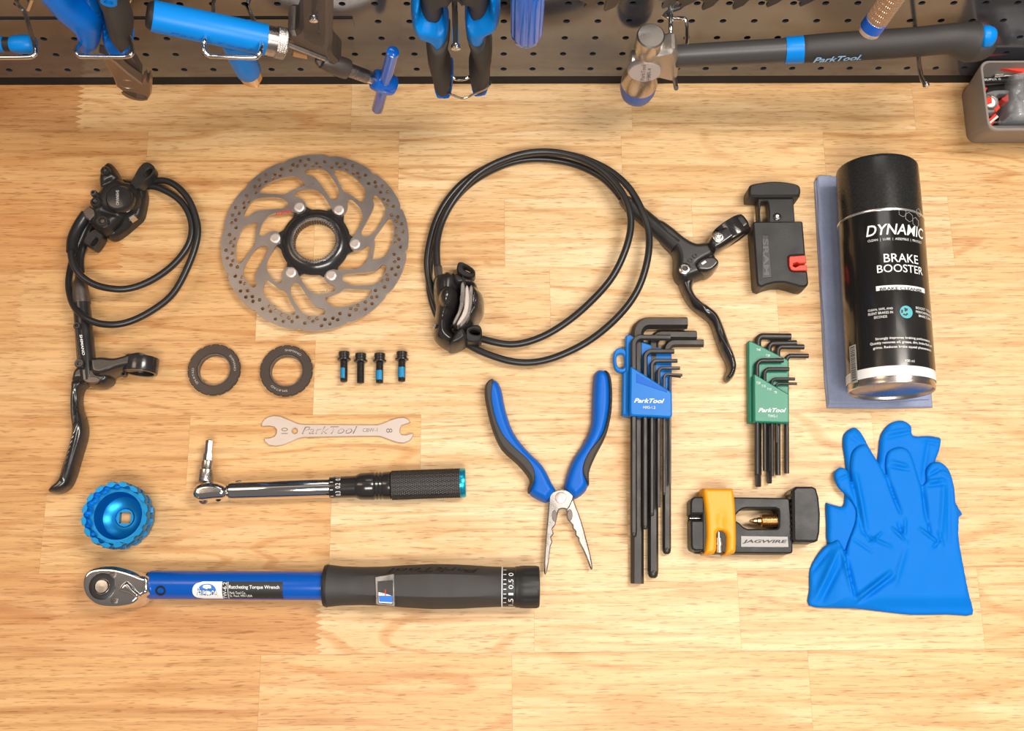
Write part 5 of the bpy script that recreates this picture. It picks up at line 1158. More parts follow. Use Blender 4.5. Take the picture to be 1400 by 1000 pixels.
# ------------------------------------------------------------------ nitrile gloves
def make_gloves():
    G = lambda pts: cr(1090, 560, 3.333, pts)
    def hm(seed, amp):
        def f(Q, D):
            return amp*(np.sin(Q[:, 0]*210+seed+2*np.sin(Q[:, 1]*70))*0.5+np.sin(Q[:, 1]*150+seed*2+1.5*np.sin(Q[:, 0]*95)))*np.clip(D/0.004, 0, 1)
        return f
    low = G([(145, 612), (138, 520), (135, 432), (150, 428), (212, 440), (222, 380), (230, 300), (222, 220), (213, 150), (222, 105), (262, 80), (295, 105), (330, 170), (366, 245), (376, 190), (386, 115), (425, 63), (478, 48), (522, 72), (532, 118), (600, 118), (640, 124), (659, 134), (652, 185), (633, 245), (655, 300), (730, 430), (740, 450), (757, 478), (738, 500), (732, 600), (735, 700), (700, 780), (450, 800), (280, 760), (215, 660)])
    tl = thing('nitrile_glove', on_z((1225, 700)), 'blue nitrile glove lying underneath, its finger ends showing beyond the upper glove', 'glove', 'pair of blue gloves')
    v, f = relief_vf(low, Bench(0.005), 0.0004, 0.0062, 0.004, res=0.0011, sm=3, edge=0.3, hmap=hm(0.5, 0.0003),
                     feats=[('ridge', G([(395, 110)])[0], G([(520, 90)])[0], 2.2, 0.0012), ('ridge', G([(405, 130)])[0], G([(520, 105)])[0], 2.0, -0.0012), ('ridge', G([(545, 130)])[0], G([(650, 148)])[0], 2, 0.0012), ('ridge', G([(560, 140)])[0], G([(640, 160)])[0], 2, -0.0012), ('ridge', G([(250, 100)])[0], G([(290, 150)])[0], 2.5, 0.0012), ('ridge', G([(140, 445)])[0], G([(210, 470)])[0], 2, 0.0012), ('ridge', G([(600, 130)])[0], G([(570, 320)])[0], 3, -0.0015), ('ridge', G([(230, 120)])[0], G([(300, 160)])[0], 2, -0.0010)])
    mk('glove_body', v, f, NITRILE, tl, angle=80)
    # upper glove: palm + four fingers + thumb, one sheet
    up = G([(66, 893), (67, 820), (68, 740), (85, 690), (130, 625), (165, 605), (192, 598), (212, 635), (219, 662), (232, 610), (262, 530), (272, 490), (270, 450), (240, 405), (195, 360), (176, 325), (171, 295), (182, 272), (205, 264), (232, 280), (244, 330), (257, 362), (247, 300), (246, 240), (256, 190), (288, 163), (322, 165), (345, 200), (380, 255), (410, 312), (404, 250), (410, 205), (430, 182), (470, 171), (508, 186), (528, 225), (548, 290), (568, 345), (590, 325), (592, 275), (615, 243), (655, 240), (690, 270), (710, 320), (720, 370), (725, 430), (740, 455), (740, 510), (740, 600), (775, 780), (795, 860), (816, 935), (700, 935), (540, 936), (400, 922), (280, 908), (180, 905)])
    tu = thing('nitrile_glove', on_z((1235, 740), 0.006), 'blue nitrile glove lying flat on top, cuff spread towards the bench front', 'glove', 'pair of blue gloves')
    g = lambda x, y: G([(x, y)])[0]
    cre = [((300, 575), (420, 625), 2.2, 0.0016), ((300, 560), (330, 600), 1.8, -0.0020), ((330, 610), (380, 565), 1.8, 0.0014), ((255, 590), (340, 650), 2.0, -0.0012), ((430, 545), (495, 605), 2.2, 0.0020), ((460, 520), (490, 600), 2.0, -0.0018), ((490, 500), (485, 590), 1.8, 0.0012), ((555, 545), (640, 610), 2.2, 0.0020), ((595, 510), (610, 580), 1.8, -0.0018), ((650, 590), (620, 630), 2.0, -0.0016), ((640, 560), (660, 620), 2.0, 0.0014),
           ((265, 865), (420, 745), 3.4, 0.0026), ((280, 880), (440, 760), 3.0, -0.0018), ((225, 690), (265, 860), 3.2, -0.0032), ((200, 640), (255, 850), 3.0, 0.0024), ((90, 860), (185, 640), 4.0, 0.0022), ((120, 870), (200, 700), 3.4, -0.0018), ((75, 740), (150, 640), 3.0, -0.0014), ((490, 640), (440, 800), 4.0, 0.0010),
           ((250, 330), (300, 560), 3.0, -0.0016), ((265, 300), (310, 550), 3.4, 0.0016), ((412, 320), (470, 470), 2.4, -0.0026), ((570, 345), (590, 500), 2.6, -0.0026), ((430, 240), (500, 260), 2.2, 0.0012), ((420, 260), (510, 275), 2.0, -0.0012), ((600, 300), (650, 275), 2.0, -0.0016), ((595, 330), (665, 320), 2.0, 0.0014), ((650, 280), (700, 310), 2.2, 0.0014), ((590, 350), (670, 340), 2.0, -0.0012), ((665, 330), (650, 580), 3.2, 0.0012), ((690, 340), (690, 600), 3.0, -0.0008),
           ((205, 350), (250, 480), 2.0, -0.0008), ((190, 320), (235, 300), 2.0, 0.0010), ((265, 500), (225, 640), 2.4, 0.0014)]
    v, f = relief_vf(up, Bench(0.009), 0.0062, 0.0102, 0.0035, res=0.0009, sm=3, edge=0.3, hmap=hm(2.1, 0.00022), feats=[('ridge', g(*a), g(*b), w, h*1.35) for a, b, w, h in cre])
    # cuff and thumb sag to the bench beyond the lower glove
    nv = []
    tlx = on_z(g(400, 500), 0.009)
    yb = on_z(g(400, 870), 0.009).y; y1 = on_z(g(400, 935), 0.009).y; xl = on_z(g(215, 700), 0.009).x; xl0 = on_z(g(68, 700), 0.009).x; xr = on_z(g(745, 700), 0.009).x
    for (x, y, z) in v:
        q = min(max((yb+0.004-y)/max(yb-y1, 1e-6)/1.2, 0), 1)
        if y < on_z(g(400, 600), 0.009).y: q = max(q, min(max((xl-x)/(xl-xl0), 0), 1))
        q = max(q, min(max((x-xr)/0.012, 0), 1)*0.9)
        q = q*q*(3-2*q); nv.append((x, y, max(z-0.0056*q, 0.0006)))
    mk('glove_body', nv, f, NITRILE, tu, angle=80)
make_gloves()
# ================================================================== things on the pegboard
def wire(pts, r=0.0017, n=10, sm=5):
    P = [on_y((x, y), t*mm) for x, y, t in pts]
    return tube_vf(smooth_open(P, sm) if sm else P, r, n)
HG = 'wire hooks on the pegboard'
def hook(name, parts, label, r=0.0017, tips=()):
    t = thing(name, on_y(parts[0][0][:2], parts[0][0][2]*mm), label, 'hook', HG)
    for p in parts: mk('wire_arm', *wire(p, r), WIRE, t)
    for x, y, tt, rr in tips:
        c = on_y((x, y), tt*mm); d = Vector((0, -1, -0.15)).normalized()
        mk('round_tip', *lathe_vf(c-d*0.002, c+d, [(0, rr*0.9), (0.0012, rr), (0.003, rr), (0.0036, rr*0.7), (0.0037, 0.0001)], n=16), WIRE, t)
    return t
# ---- blue-ended driver in the loop at the end of the board
def make_end_driver():
    t = thing('blue_handled_driver', on_y((20, 60), 62*mm), 'short blue handle end with black lettered band in a wire loop', 'driver')
    p0, p1 = (51, 60.5), (-80, 60.5); T = 52*mm
    mk('handle_end', *lathe_w(p0, p1, T, [(0, 1), (0.6, 5), (3, 9.5), (8, 12.4), (16, 13), (26, 12.6), (33, 11.4), (36, 10)], n=32), BLUE_BRIGHT, t)
    bd = mk('band', *lathe_w(p0, p1, T, [(35, 9.6), (46, 9.6)], n=28), BLACK_PLASTIC, t)
    mk('handle', *lathe_w(p0, p1, T, [(45, 9.4), (46, 10.6), (80, 11.4), (131, 11)], n=28), BLUE_BRIGHT, t)
make_end_driver()
hook('double_wire_hook', [[(22, 2, -2), (27, 9, 14), (35, 20, 22), (40, 38, 38), (46.5, 60, 62), (48.5, 71, 70), (46, 76, 73), (38, 78.3, 74), (0, 78.8, 74), (-45, 79, 74), (-54, 76, 72), (-56, 60, 62), (-50, 20, 22), (-46, 4, 0)], [(44, -2, 2), (38, 13, 4)]], 'wire loop hook holding the short blue handle end')
# ---- side cutters hanging head down
def make_cutters():
    t = thing('cable_cutter', on_y((130, 60), 45*mm), 'steel cutters hanging head down with blue and dark grips', 'cutters')
    C = lambda pts: cr(0, 0, 7, pts)
    def up(p, dx, dy): return (p[0]+dx, p[1]+dy)
    g1 = C([(-40, -420), (230, -420), (420, -260), (670, 0), (760, 90), (900, 180), (962, 250), (975, 330), (962, 440), (940, 485), (890, 505), (815, 505), (735, 475), (720, 400), (680, 310), (600, 230), (500, 150), (420, 60), (200, -180)])
    relief('grip', g1, Board(0.052), 0.036, 0.058, 0.010, BLUE_MID, t, res=0.0011, sm=3)
    g2 = C([(560, -420), (780, -420), (860, -200), (905, 0), (960, 130), (990, 280), (1060, 420), (1180, 490), (1258, 455), (1266, 490), (1200, 542), (1090, 545), (1010, 510), (968, 450), (975, 330), (940, 220), (870, 120), (780, 0), (690, -160)])
    relief('grip', g2, Board(0.052), 0.036, 0.056, 0.008, BLUE_MID, t, res=0.0011, sm=3)
    g3 = C([(780, -420), (1000, -420), (1060, -160), (1110, 0), (1180, 130), (1240, 280), (1264, 400), (1250, 452), (1180, 490), (1090, 440), (1020, 350), (985, 230), (955, 110), (905, 0), (850, -200)])
    inl = relief('grip_inlay', g3, Board(0.054), 0.036, 0.062, 0.010, BROWN_RUBBER, t, res=0.0011, sm=3)
    c = on_y(C([(1040, 10)])[0], 62*mm)
    mk('grip_eyelet', *lathe_vf(c, c+Vector((0, -1, 0)), [(-0.003, 0.003), (0.0012, 0.003), (0.0012, 0.0055), (-0.003, 0.0055)], n=24, closed=True), BLUE_BRIGHT, t)
    H = lambda pts: cr(0, 0, 4, pts)
    plate('jaw', [H([(585, 300), (660, 300), (705, 318), (745, 372), (775, 425), (772, 462), (735, 440), (690, 400), (640, 350)])], Board(0.046), 0.034, 0.043, DARK_STEEL, t, bevel=0.001)
    hl = H([(540, 295), (590, 315), (640, 350), (695, 400), (778, 462), (786, 440), (800, 430), (808, 452), (820, 434), (832, 470), (828, 515), (815, 540), (796, 548), (745, 544), (685, 515), (635, 475), (624, 440), (600, 395), (560, 330)])
    j = plate('jaw', [hl, smooth_closed(H([(672, 506), (700, 504), (760, 516), (796, 530), (798, 545), (760, 548), (715, 538), (685, 522)]), 2)], Board(0.052), 0.043, 0.052, TAN_STEEL, t, bevel=0.0012)
    c = on_y(H([(697, 463)])[0], 52.2*mm); mk('pivot', *lathe_vf(c, c+Vector((0, -1, 0)), [(-0.002, 0.0068), (0.0002, 0.0068), (0.0002, 0.0062), (-0.0002, 0.0060), (-0.0001, 0.0001)], n=32), TAN_STEEL, t)
BLUE_MID = mat('mid_blue_grip', (0.0, 0.165, 0.66), 0.36, bump=(700, 0.1), ior=1.35)
TAN_STEEL = mat('oiled_tan_steel', (0.46, 0.33, 0.24), 0.40, 0.8, bump=(500, 0.1))
make_cutters()
hook('double_wire_hook', [[(113, 2, -2), (117, 12, 12), (122, 23, 24), (112, 55, 50), (104, 66, 64), (104.5, 71, 70), (108, 76, 73), (114, 77.5, 74), (150, 78, 74), (172, 77.7, 74), (180, 74, 73), (181, 66, 66), (176, 48, 50), (170, 25, 26), (160, 4, -2)], [(178, -2, 4), (170, 16, 8)]], 'wire loop hook under the steel cutters')
# ---- blue tube handle with knurled collar
def make_tube_driver():
    p0, p1 = (203, 20.5), (363, 54.5); T = 62*mm
    t = thing('blue_tube_driver', on_y((285, 40), T), 'thick blue tube handle with knurled steel collar and hex rod', 'driver')
    mk('end_cap', *lathe_w(p0, p1, T, [(-3, 12), (-2, 16), (2, 19), (7, 20)], n=40), BLACK_PLASTIC, t)
    hb = mk('tube_handle', *lathe_w(p0, p1, T, [(5, 20.4), (7, 21.4), (150, 22.2), (164, 22.2), (164.5, 20)], n=56), BLUE_BRIGHT, t)
    mk('collar', *lathe_w(p0, p1, T, [(163, 21.2), (178, 21.2), (178.4, 20)], n=48), STEEL, t)
    NS = 40
    def kn(a, i, s, r):
        if i < 1 or i > NS: return r
        q = s*1000/1.6; return r*(1-0.03*max(abs(math.sin(a*26+q*PI/2)), abs(math.sin(a*26-q*PI/2)))**3)
    mk('knurled_ring', *lathe_w(p0, p1, T, [(178, 21)]+[(178.5+14*i/NS, 22.6) for i in range(NS)]+[(193, 21), (193.5, 13), (196, 12), (196, 6)], n=216, rf=kn), STEEL, t)
    mk('hex_rod', *lathe_w((395, 60.7), (444, 80), T, [(-6, 3.8), (53, 3.8), (53.6, 3.2)], n=6), STEEL, t, smooth=False)
    A, B = on_y(p0, T), on_y(p1, T); cy = Cyl(A, B, 22*SW((280, 38), T))
    s0, a0 = cy.hit((232, 46)); s1, a1 = cy.hit((345, 70)); a2 = cy.hit((285, 52))[1]
    text_map('lettering', 'Park Tool', lambda u, v: cy.pt(s0+(s1-s0)*u, a0+(a2-a0)*v*0.55, 0.0002), DARKBLUE_PRINT, hb, shear=0.3, spacing=1.3)
DARKBLUE_PRINT = mat('dark_blue_print', (0.01, 0.08, 0.42), 0.5)
make_tube_driver()
def make_punch():
    t = thing('blue_sleeved_punch', on_y((335, 90), 50*mm), 'stubby brass-tipped tool with blue sleeve, hanging below the blue tube handle', 'driver')
    p0, p1 = (322, 62), (350, 117); T = 50*mm
    mk('sleeve', *lathe_w(p0, p1, T, [(-8, 17), (10, 18.5), (24, 18.6), (38, 18), (40, 16.5)], n=36), BLUE_BRIGHT, t)
    mk('brass_tip', *lathe_w(p0, p1, T, [(39, 17), (48, 15.5), (49, 10), (55, 9.5), (55.6, 5.2), (61, 5), (62, 2)], n=32), BRASS, t)
make_punch()
hook('double_wire_hook', [[(292, 4, -2), (292, 10, 10), (290, 30, 32), (281, 52, 74), (279, 62, 82), (280, 71, 87), (287, 76.5, 89), (300, 77.2, 90), (345, 79, 90), (352, 77, 88), (356, 70, 84), (357, 55, 66), (346, 26, 20), (337, 6, -2)]], 'wire loop hook across the blue tube handle')
# ---- chain tool
def make_chain_tool():
    t = thing('chain_tool', on_y((430, 60), 50*mm), 'dark cast chain tool with threaded screw and blue T-bar', 'chain tool')
    C = lambda pts: cr(360, 0, 7, pts)
    fr = C([(240, 300), (300, 300), (345, 240), (350, 0), (350, -420), (665, -420), (665, 0), (660, 400), (645, 470), (670, 540), (740, 620), (730, 720), (690, 730), (505, 640), (510, 590), (570, 590), (585, 540), (270, 405)])
    plate('cast_frame', [smooth_closed(fr, 2)], Board(0.050), 0.026, 0.052, DARK_STEEL, t, bevel=0.003)
    plate('inset_panel', [smooth_closed(C([(388, -380), (585, -380), (588, 0), (585, 430), (540, 440), (470, 425), (410, 375), (388, 310)]), 2)], Board(0.0525), 0.050, 0.0526, DARK_BROWN_STEEL, t, bevel=0.0003)
    a = C([(540, 20), (500, 330), (500, 20)])
    def fn(u, v): x = 540-40*v; y = 340-300*u; return on_y(C([(x, y)])[0], 52.9*mm)
    text_map('cast_lettering', 'Park Tool', fn, DARK_STEEL, t, shear=0.2)
    p0, p1 = C([(560, 575)])[0], C([(1180, 800)])[0]; T = 48*mm
    mk('screw_boss', *lathe_w(p0, p1, T, [(0, 11), (8, 13), (30, 14.5), (36, 14), (36.5, 9)], n=32), DARK_STEEL, t)
    pr = []; s = 35
    while s < 65: pr += [(s, 9.6), (s+0.7, 8.4), (s+1.4, 9.6)]; s += 1.9
    mk('threaded_screw', *lathe_w(p0, p1, T, pr+[(66, 9), (82, 9.2)], n=24), STEEL, t)
    mk('brass_rest', *plate_vf([C([(285, 495), (415, 535), (420, 572), (280, 545)])], Board(0.056), 0.045, 0.056, 0.0006), BRASS, t)
    mk('t_hub', *lathe_w(p0, p1, T, [(74, 10), (76, 14.5), (82, 16), (98, 16), (104, 14), (106.5, 8)], n=32), BLUE_VINYL, t)
    a = on_y((537.2, 66), 68*mm); b = on_z((516.5, 158.5), a.z-0.085)
    ctr = on_y((526, 112), 50*mm)
    # the cross bar slides through the hub: it hangs almost upright and juts out over the bench
    d = (on_y((537.5, 70), 52*mm)-ctr); dv = d.normalized()
    lo = ctr-dv*d.length*1.05
    mk('t_bar', *tube_vf([ctr+dv*(d.length), ctr+dv*(d.length*0.98), ctr, ctr-dv*d.length*0.98, lo], [0.0032, 0.0048, 0.0048, 0.0048, 0.0032], 24), BLUE_VINYL, t)
DARK_BROWN_STEEL = mat('brown_black_cast_steel', (0.10, 0.08, 0.068), 0.42, 0.5, bump=(300, 0.3))
make_chain_tool()
hook('peg_hook', [[(432, -40, -2), (431, -12, 40), (430, 10, 66), (429.3, 26, 84)]], 'straight peg hook through the dark chain tool', 0.0021, [(429, 27, 85, 0.003)])
# ---- pliers hanging handles down
def make_hung_pliers():
    t = thing('locking_pliers', on_y((625, 60), 45*mm), 'pliers hung handles down, dark grips with bright blue collars and tips', 'pliers')
    C = lambda pts: cr(540, 0, 7, pts)
    bL = C([(235, -300), (480, -300), (560, -120), (565, 30), (500, 75), (460, 80), (455, 235), (350, 215), (250, 185), (243, 60)])
    bR = C([(900, -300), (660, -300), (590, -120), (600, 30), (660, 60), (693, 75), (708, 220), (800, 195), (892, 150), (905, 0)])
    for b in (bL, bR): relief('upper_arm', b, Board(0.048), 0.034, 0.052, 0.008, BROWN_RUBBER, t, res=0.0012, sm=2)
    cL = C([(150, 200), (160, 100), (195, 60), (240, 62), (250, 180), (350, 212), (448, 235), (458, 165), (480, 200), (505, 260), (515, 330), (485, 395), (420, 425), (350, 415), (295, 355), (200, 320), (160, 265)])
    cR = C([(692, 140), (712, 220), (800, 195), (893, 150), (908, 15), (955, 12), (998, 65), (1010, 190), (985, 255), (895, 300), (870, 372), (785, 396), (695, 372), (668, 300), (675, 200)])
    for b in (cL, cR): relief('blue_collar', b, Board(0.052), 0.036, 0.060, 0.007, BLUE_BRIGHT, t, res=0.0011, sm=3)
    gL = C([(303, 410), (340, 395), (440, 400), (522, 385), (522, 480), (488, 600), (525, 715), (552, 800), (552, 860), (520, 880), (430, 885), (372, 870), (345, 780), (303, 620), (296, 500)])
    gR = C([(678, 370), (760, 388), (892, 365), (922, 500), (932, 610), (912, 740), (910, 820), (880, 862), (770, 868), (722, 845), (706, 750), (742, 620), (722, 540), (690, 450)])
    for b in (gL, gR): relief('grip', b, Board(0.054), 0.036, 0.062, 0.009, BROWN_RUBBER, t, res=0.0011, sm=3)
    tL = C([(366, 850), (420, 880), (500, 860), (540, 780), (556, 800), (556, 885), (525, 908), (420, 916), (376, 898)])
    tR = C([(708, 740), (722, 810), (770, 845), (860, 845), (905, 795), (906, 840), (882, 880), (760, 892), (722, 865)])
    for b in (tL, tR): relief('blue_tip', b, Board(0.055), 0.034, 0.060, 0.004, BLUE_GRIP, t, res=0.0009, sm=3)
    W1 = [(540+x/7, y/7, q) for x, y, q in ((490, 885, 58), (540, 905, 62), (600, 930, 64), (660, 943, 65), (730, 915, 64), (800, 880, 64), (870, 850, 65), (905, 815, 64), (912, 785, 60))]
    mk('latch_wire', *wire(W1, 0.0009, 8, 3), WIRE, t)
    W2 = [(540+x/7, y/7, q) for x, y, q in ((545, 740, 46), (580, 760, 46), (630, 765, 46), (680, 755, 46), (710, 735, 46))]
    mk('latch_wire', *wire(W2, 0.0012, 8, 3), WIRE, t)
    plate('joint', [C([(470, -300), (680, -300), (680, 20), (640, 60), (600, 10), (545, 10), (500, 70), (470, 30)])], Board(0.044), 0.034, 0.046, BROWN_RUBBER, t, bevel=0.002)
make_hung_pliers()
hook('peg_hook', [[(620.5, -28, -2), (621, -10, 30), (622, 20, 62), (622.7, 50, 86), (623, 64, 97)]], 'straight peg hook between the hung pliers handles', 0.0021, [(623, 65, 98, 0.0032)])
# ---- fluted screwdriver handle
def make_fluted():
    t = thing('screwdriver', on_y((720, 20), 60*mm), 'fluted translucent-looking blue screwdriver handle hanging tip up', 'screwdriver')
    c = on_y((720, 40), 60*mm)
    e = on_y((720, 54), 60*mm)
    A = Vector((c.x, c.y, e.z)); R = 22.5*SW((720, 30), 60*mm)
    fl = lambda a, i, s, r: r*(1-0.10*max(0, math.cos(a*6))**3) if i > 2 else r
    mk('handle', *lathe_vf(A, A+Vector((0, 0, 1)), [(0, 0.0001), (0.0006, R*0.45), (0.0025, R*0.75), (0.006, R*0.93), (0.012, R), (0.05, R), (0.09, R*0.95), (0.10, R*0.7), (0.11, R*0.75), (0.12, R*0.5)], n=96, rf=fl), BLUE_VINYL, t)
    mk('blade', *lathe_vf(A, A+Vector((0, 0, 1)), [(0.118, 0.003), (0.20, 0.003), (0.205, 0.002)], n=16), STEEL, t)
make_fluted()
# ---- toothed blade along the top
def make_toothed():
    t = thing('toothed_blade', on_y((950, 5), 20*mm), 'dark steel blade with large slanted teeth above the hammer', 'blade')
    teeth = [(785, 4, 800, 12.5), (808, 0, 827, 16.5), (880, 2, 906, 13), (918, 4, 930, 12), (949, 2, 961, 15), (992, 2, 1003, 14), (1035, 2, 1049, 11), (1078, 2, 1094, 10)]
    out = [(770, -60), (1125, -60), (1125, -8), (1110, -4)]
    for x0, y0, x1, y1 in reversed(teeth):
        out += [(x1+25, y0-4), (x1+14, y1-6), (x1, y1), (x1-1.5, y1-2), (x1+2, y0+2), (x0+3, y0-5)]
    out += [(778, -6)]
    plate('blade_plate', [out], Board(0.022), 0.019, 0.022, DARK_BROWN_STEEL, t, bevel=0.0005)
make_toothed()
# ---- hammer
def make_hammer():
    T = 37*mm
    t = thing('ball_peen_hammer', on_y((880, 100), T), 'hammer lying across hooks, steel head with blue lower face and black grip', 'hammer')
    top = on_y((890, 48), T); R = 19.3*SW((890, 48), T)
    Zd = Vector((0, 0, -1)); Y0 = top
    L1 = 0.026
    mk('striking_face', *lathe_vf(top, top+Zd, [(0, R*0.90), (0.0012, R*1.0), (0.018, R*1.0), (0.021, R*0.92), (0.024, R*0.78)], n=48), STEEL, t)
    mk('head_neck', *lathe_vf(top, top+Zd, [(0.022, R*0.80), (0.032, R*0.92), (0.048, R*0.95), (0.058, R*0.85), (0.064, R*0.92)], n=40), STEEL_DULL, t)
    # cheek facing the viewer, with the mark
    v, f = lathe_vf(Vector((top.x-0.001, top.y-R*0.55, top.z-0.037)), Vector((top.x-0.001, top.y-R*0.55-1, top.z-0.037+0.55)), [(0, 0.0088), (0.007, 0.0088), (0.0085, 0.0082), (0.0086, 0.0001)], n=40, rf=None)
    cc = Vector((top.x-0.001, top.y-R*0.55, top.z-0.037)); dn = Vector((0, -1, 0.55)).normalized()
    sx = Vector((1, 0, 0))
    v = [Vector(q)+sx*((Vector(q)-cc).dot(sx)*0.52) for q in v]
    ch = mk('cheek', v, f, PALE_STEEL, t)
    e2 = dn.cross(sx)*-1
    def fn(u, w): 
        return cc+dn*0.00885+sx*((w-0.5)*0.0075)+e2*((u-0.5)*-0.013)
    text_map('lettering', 'ParkTool\nHMR-4', lambda u, w: cc+dn*0.0089+sx*((0.5-w)*0.008+0.001)+Vector((0, 0.48, 0.88)).normalized()*((u-0.5)*0.014), ETCH, ch, bold=0.01)
    mk('peen_flare', *lathe_vf(top, top+Zd, [(0.050, R*0.90), (0.056, R*1.10), (0.070, R*1.38), (0.0725, R*1.40)], n=48), STEEL, t)
    mk('blue_face', *lathe_vf(top, top+Zd, [(0.0722, R*1.40), (0.083, R*1.38), (0.090, R*1.24), (0.0945, R*0.9), (0.095, 0.0001)], n=48), BLUE_FACE, t)
    # eye block and handle
    zc = top.z-0.036
    hx = on_y((925, 77), T)
    plate('eye_block', [smooth_closed([(882, 62), (900, 60), (918, 56), (925, 60), (926, 78), (925, 95), (918, 99), (900, 95), (882, 92)], 2)], Board(T), T-R*0.85, T+R*0.85, STEEL_DULL, t, bevel=0.003)
    mk('eye_end', *lathe_vf(Vector((top.x-R*1.12, top.y, zc)), Vector((top.x, top.y, zc)), [(0, R*0.55), (0.001, R*0.65), (0.01, R*0.72)], n=24), STEEL_DULL, t)
    path = [(922, 77, 17), (928, 77, 18), (945, 76, 18.5), (1000, 73, 19), (1040, 71, 19.5), (1075, 69, 19.5)]
    def seg(name, P, m_, flat=(1, 0.85), n=28):
        pts = [on_y((x, y), T) for x, y, r in P]; rr = [r*SW((x, y), T) for x, y, r in P]
        return mk(name, *tube_vf(smooth_open(pts, 4), np.interp(np.arange(4*(len(P)-1)+1)/4, np.arange(len(P)), rr).tolist(), n, flat=flat), m_, t)
    seg('shaft', path, SHAFT_BLACK, flat=(1.0, 0.8))
    seg('blue_band', [(1073, 69, 20), (1080, 68.6, 20.5), (1096, 67.8, 20.8), (1100, 67.6, 20)], BLUE_BRIGHT)
    gp = seg('grip', [(1098, 67.5, 19.5), (1103, 67, 21), (1150, 64, 22), (1200, 61, 22.4), (1250, 57.5, 22.5), (1295, 53.5, 23), (1312, 54.5, 26), (1327, 57, 31), (1337, 56.5, 30), (1343, 53, 24), (1345, 51.6, 18)], BLACK_RUBBER)
    seg('end_cap', [(1340, 51.5, 14), (1344, 51, 17.5), (1352, 50, 17), (1358, 49.2, 13.5), (1361, 49, 8)], BLUE_BRIGHT)
    A, B = on_y((1103, 67), T), on_y((1250, 58), T); cy = Cyl(A, B, 22*SW((1150, 64), T)*0.9)
    s0, a0 = cy.hit((1111, 83.5)); s1 = cy.hit((1176, 81))[0]; a1 = cy.hit((1111, 77.5))[1]
    text_map('lettering', 'ParkTool.', lambda u, w: cy.pt(s0+(s1-s0)*u, a0+(a1-a0)*w, 0.0016), PALE_BLUE_PRINT, gp, shear=0.35, bold=0.02)
BLUE_FACE = mat('matte_blue_face', (0.02, 0.12, 0.48), 0.4)
STEEL_DULL = mat('dull_cast_steel', (0.50, 0.45, 0.41), 0.40, 0.9, bump=(400, 0.5))
SHAFT_BLACK = mat('charcoal_composite_shaft', (0.055, 0.052, 0.05), 0.42, bump=(600, 0.15))
PALE_BLUE_PRINT = mat('pale_blue_print', (0.25, 0.42, 0.62), 0.5)
make_hammer()
hook('double_wire_hook', [[(905, 20, -2), (915, 25, 3), (930, 25.5, 5), (937, 28, 8), (939, 45, 14), (938, 62, 20), (930, 85, 26), (921, 98, 34), (922.5, 110, 46), (924.5, 121, 58)], [(917, 17, 0), (917, 40, 16), (917, 60, 24)]], 'bent wire hook under the hammer beside its steel head', 0.0019)
hook('wire_hook', [[(1255, 58, -2), (1255, 70, 8), (1256, 84, 22), (1257.5, 94, 38), (1260, 106, 54), (1265, 116, 66)]], 'bent wire hook under the black hammer grip', 0.0019, [(1266, 116.5, 67, 0.0026)])
# ---- knurled bronze rod
def make_rod():
    t = thing('knurled_rod', on_y((1200, 20), 90*mm), 'bronze knurled rod with blue ring crossing above the hammer grip', 'rod')
    A = on_y((1187, 44), 102*mm); B = on_y((1262, -62), 86*mm); d = (B-A); L = d.length; R = 15.5*SW((1190, 40), 100*mm)
    NS = 240
    def kn(a, i, s, r):
        q = s*1000/2.0; return r*(1-0.12*max(abs(math.sin(a*16+q*PI/2)), abs(math.sin(a*16-q*PI/2)))**2) if 0 < i < NS else r
    mk('end_face', *lathe_vf(A, B, [(0, R*0.9), (0.0008, R*0.98), (0.004, R*0.98)], n=40), PALE_STEEL, t)
    mk('blue_ring', *lathe_vf(A, B, [(0.0035, R*1.01), (0.0105, R*1.01)], n=40), BLUE, t)
    mk('knurled_shaft', *lathe_vf(A, B, [(0.0103+(L-0.0103)*i/NS, R) for i in range(NS+1)], n=160, rf=kn), BRONZE, t)
BRONZE = mat('pale_bronze', (0.74, 0.54, 0.38), 0.32, 0.9)
make_rod()
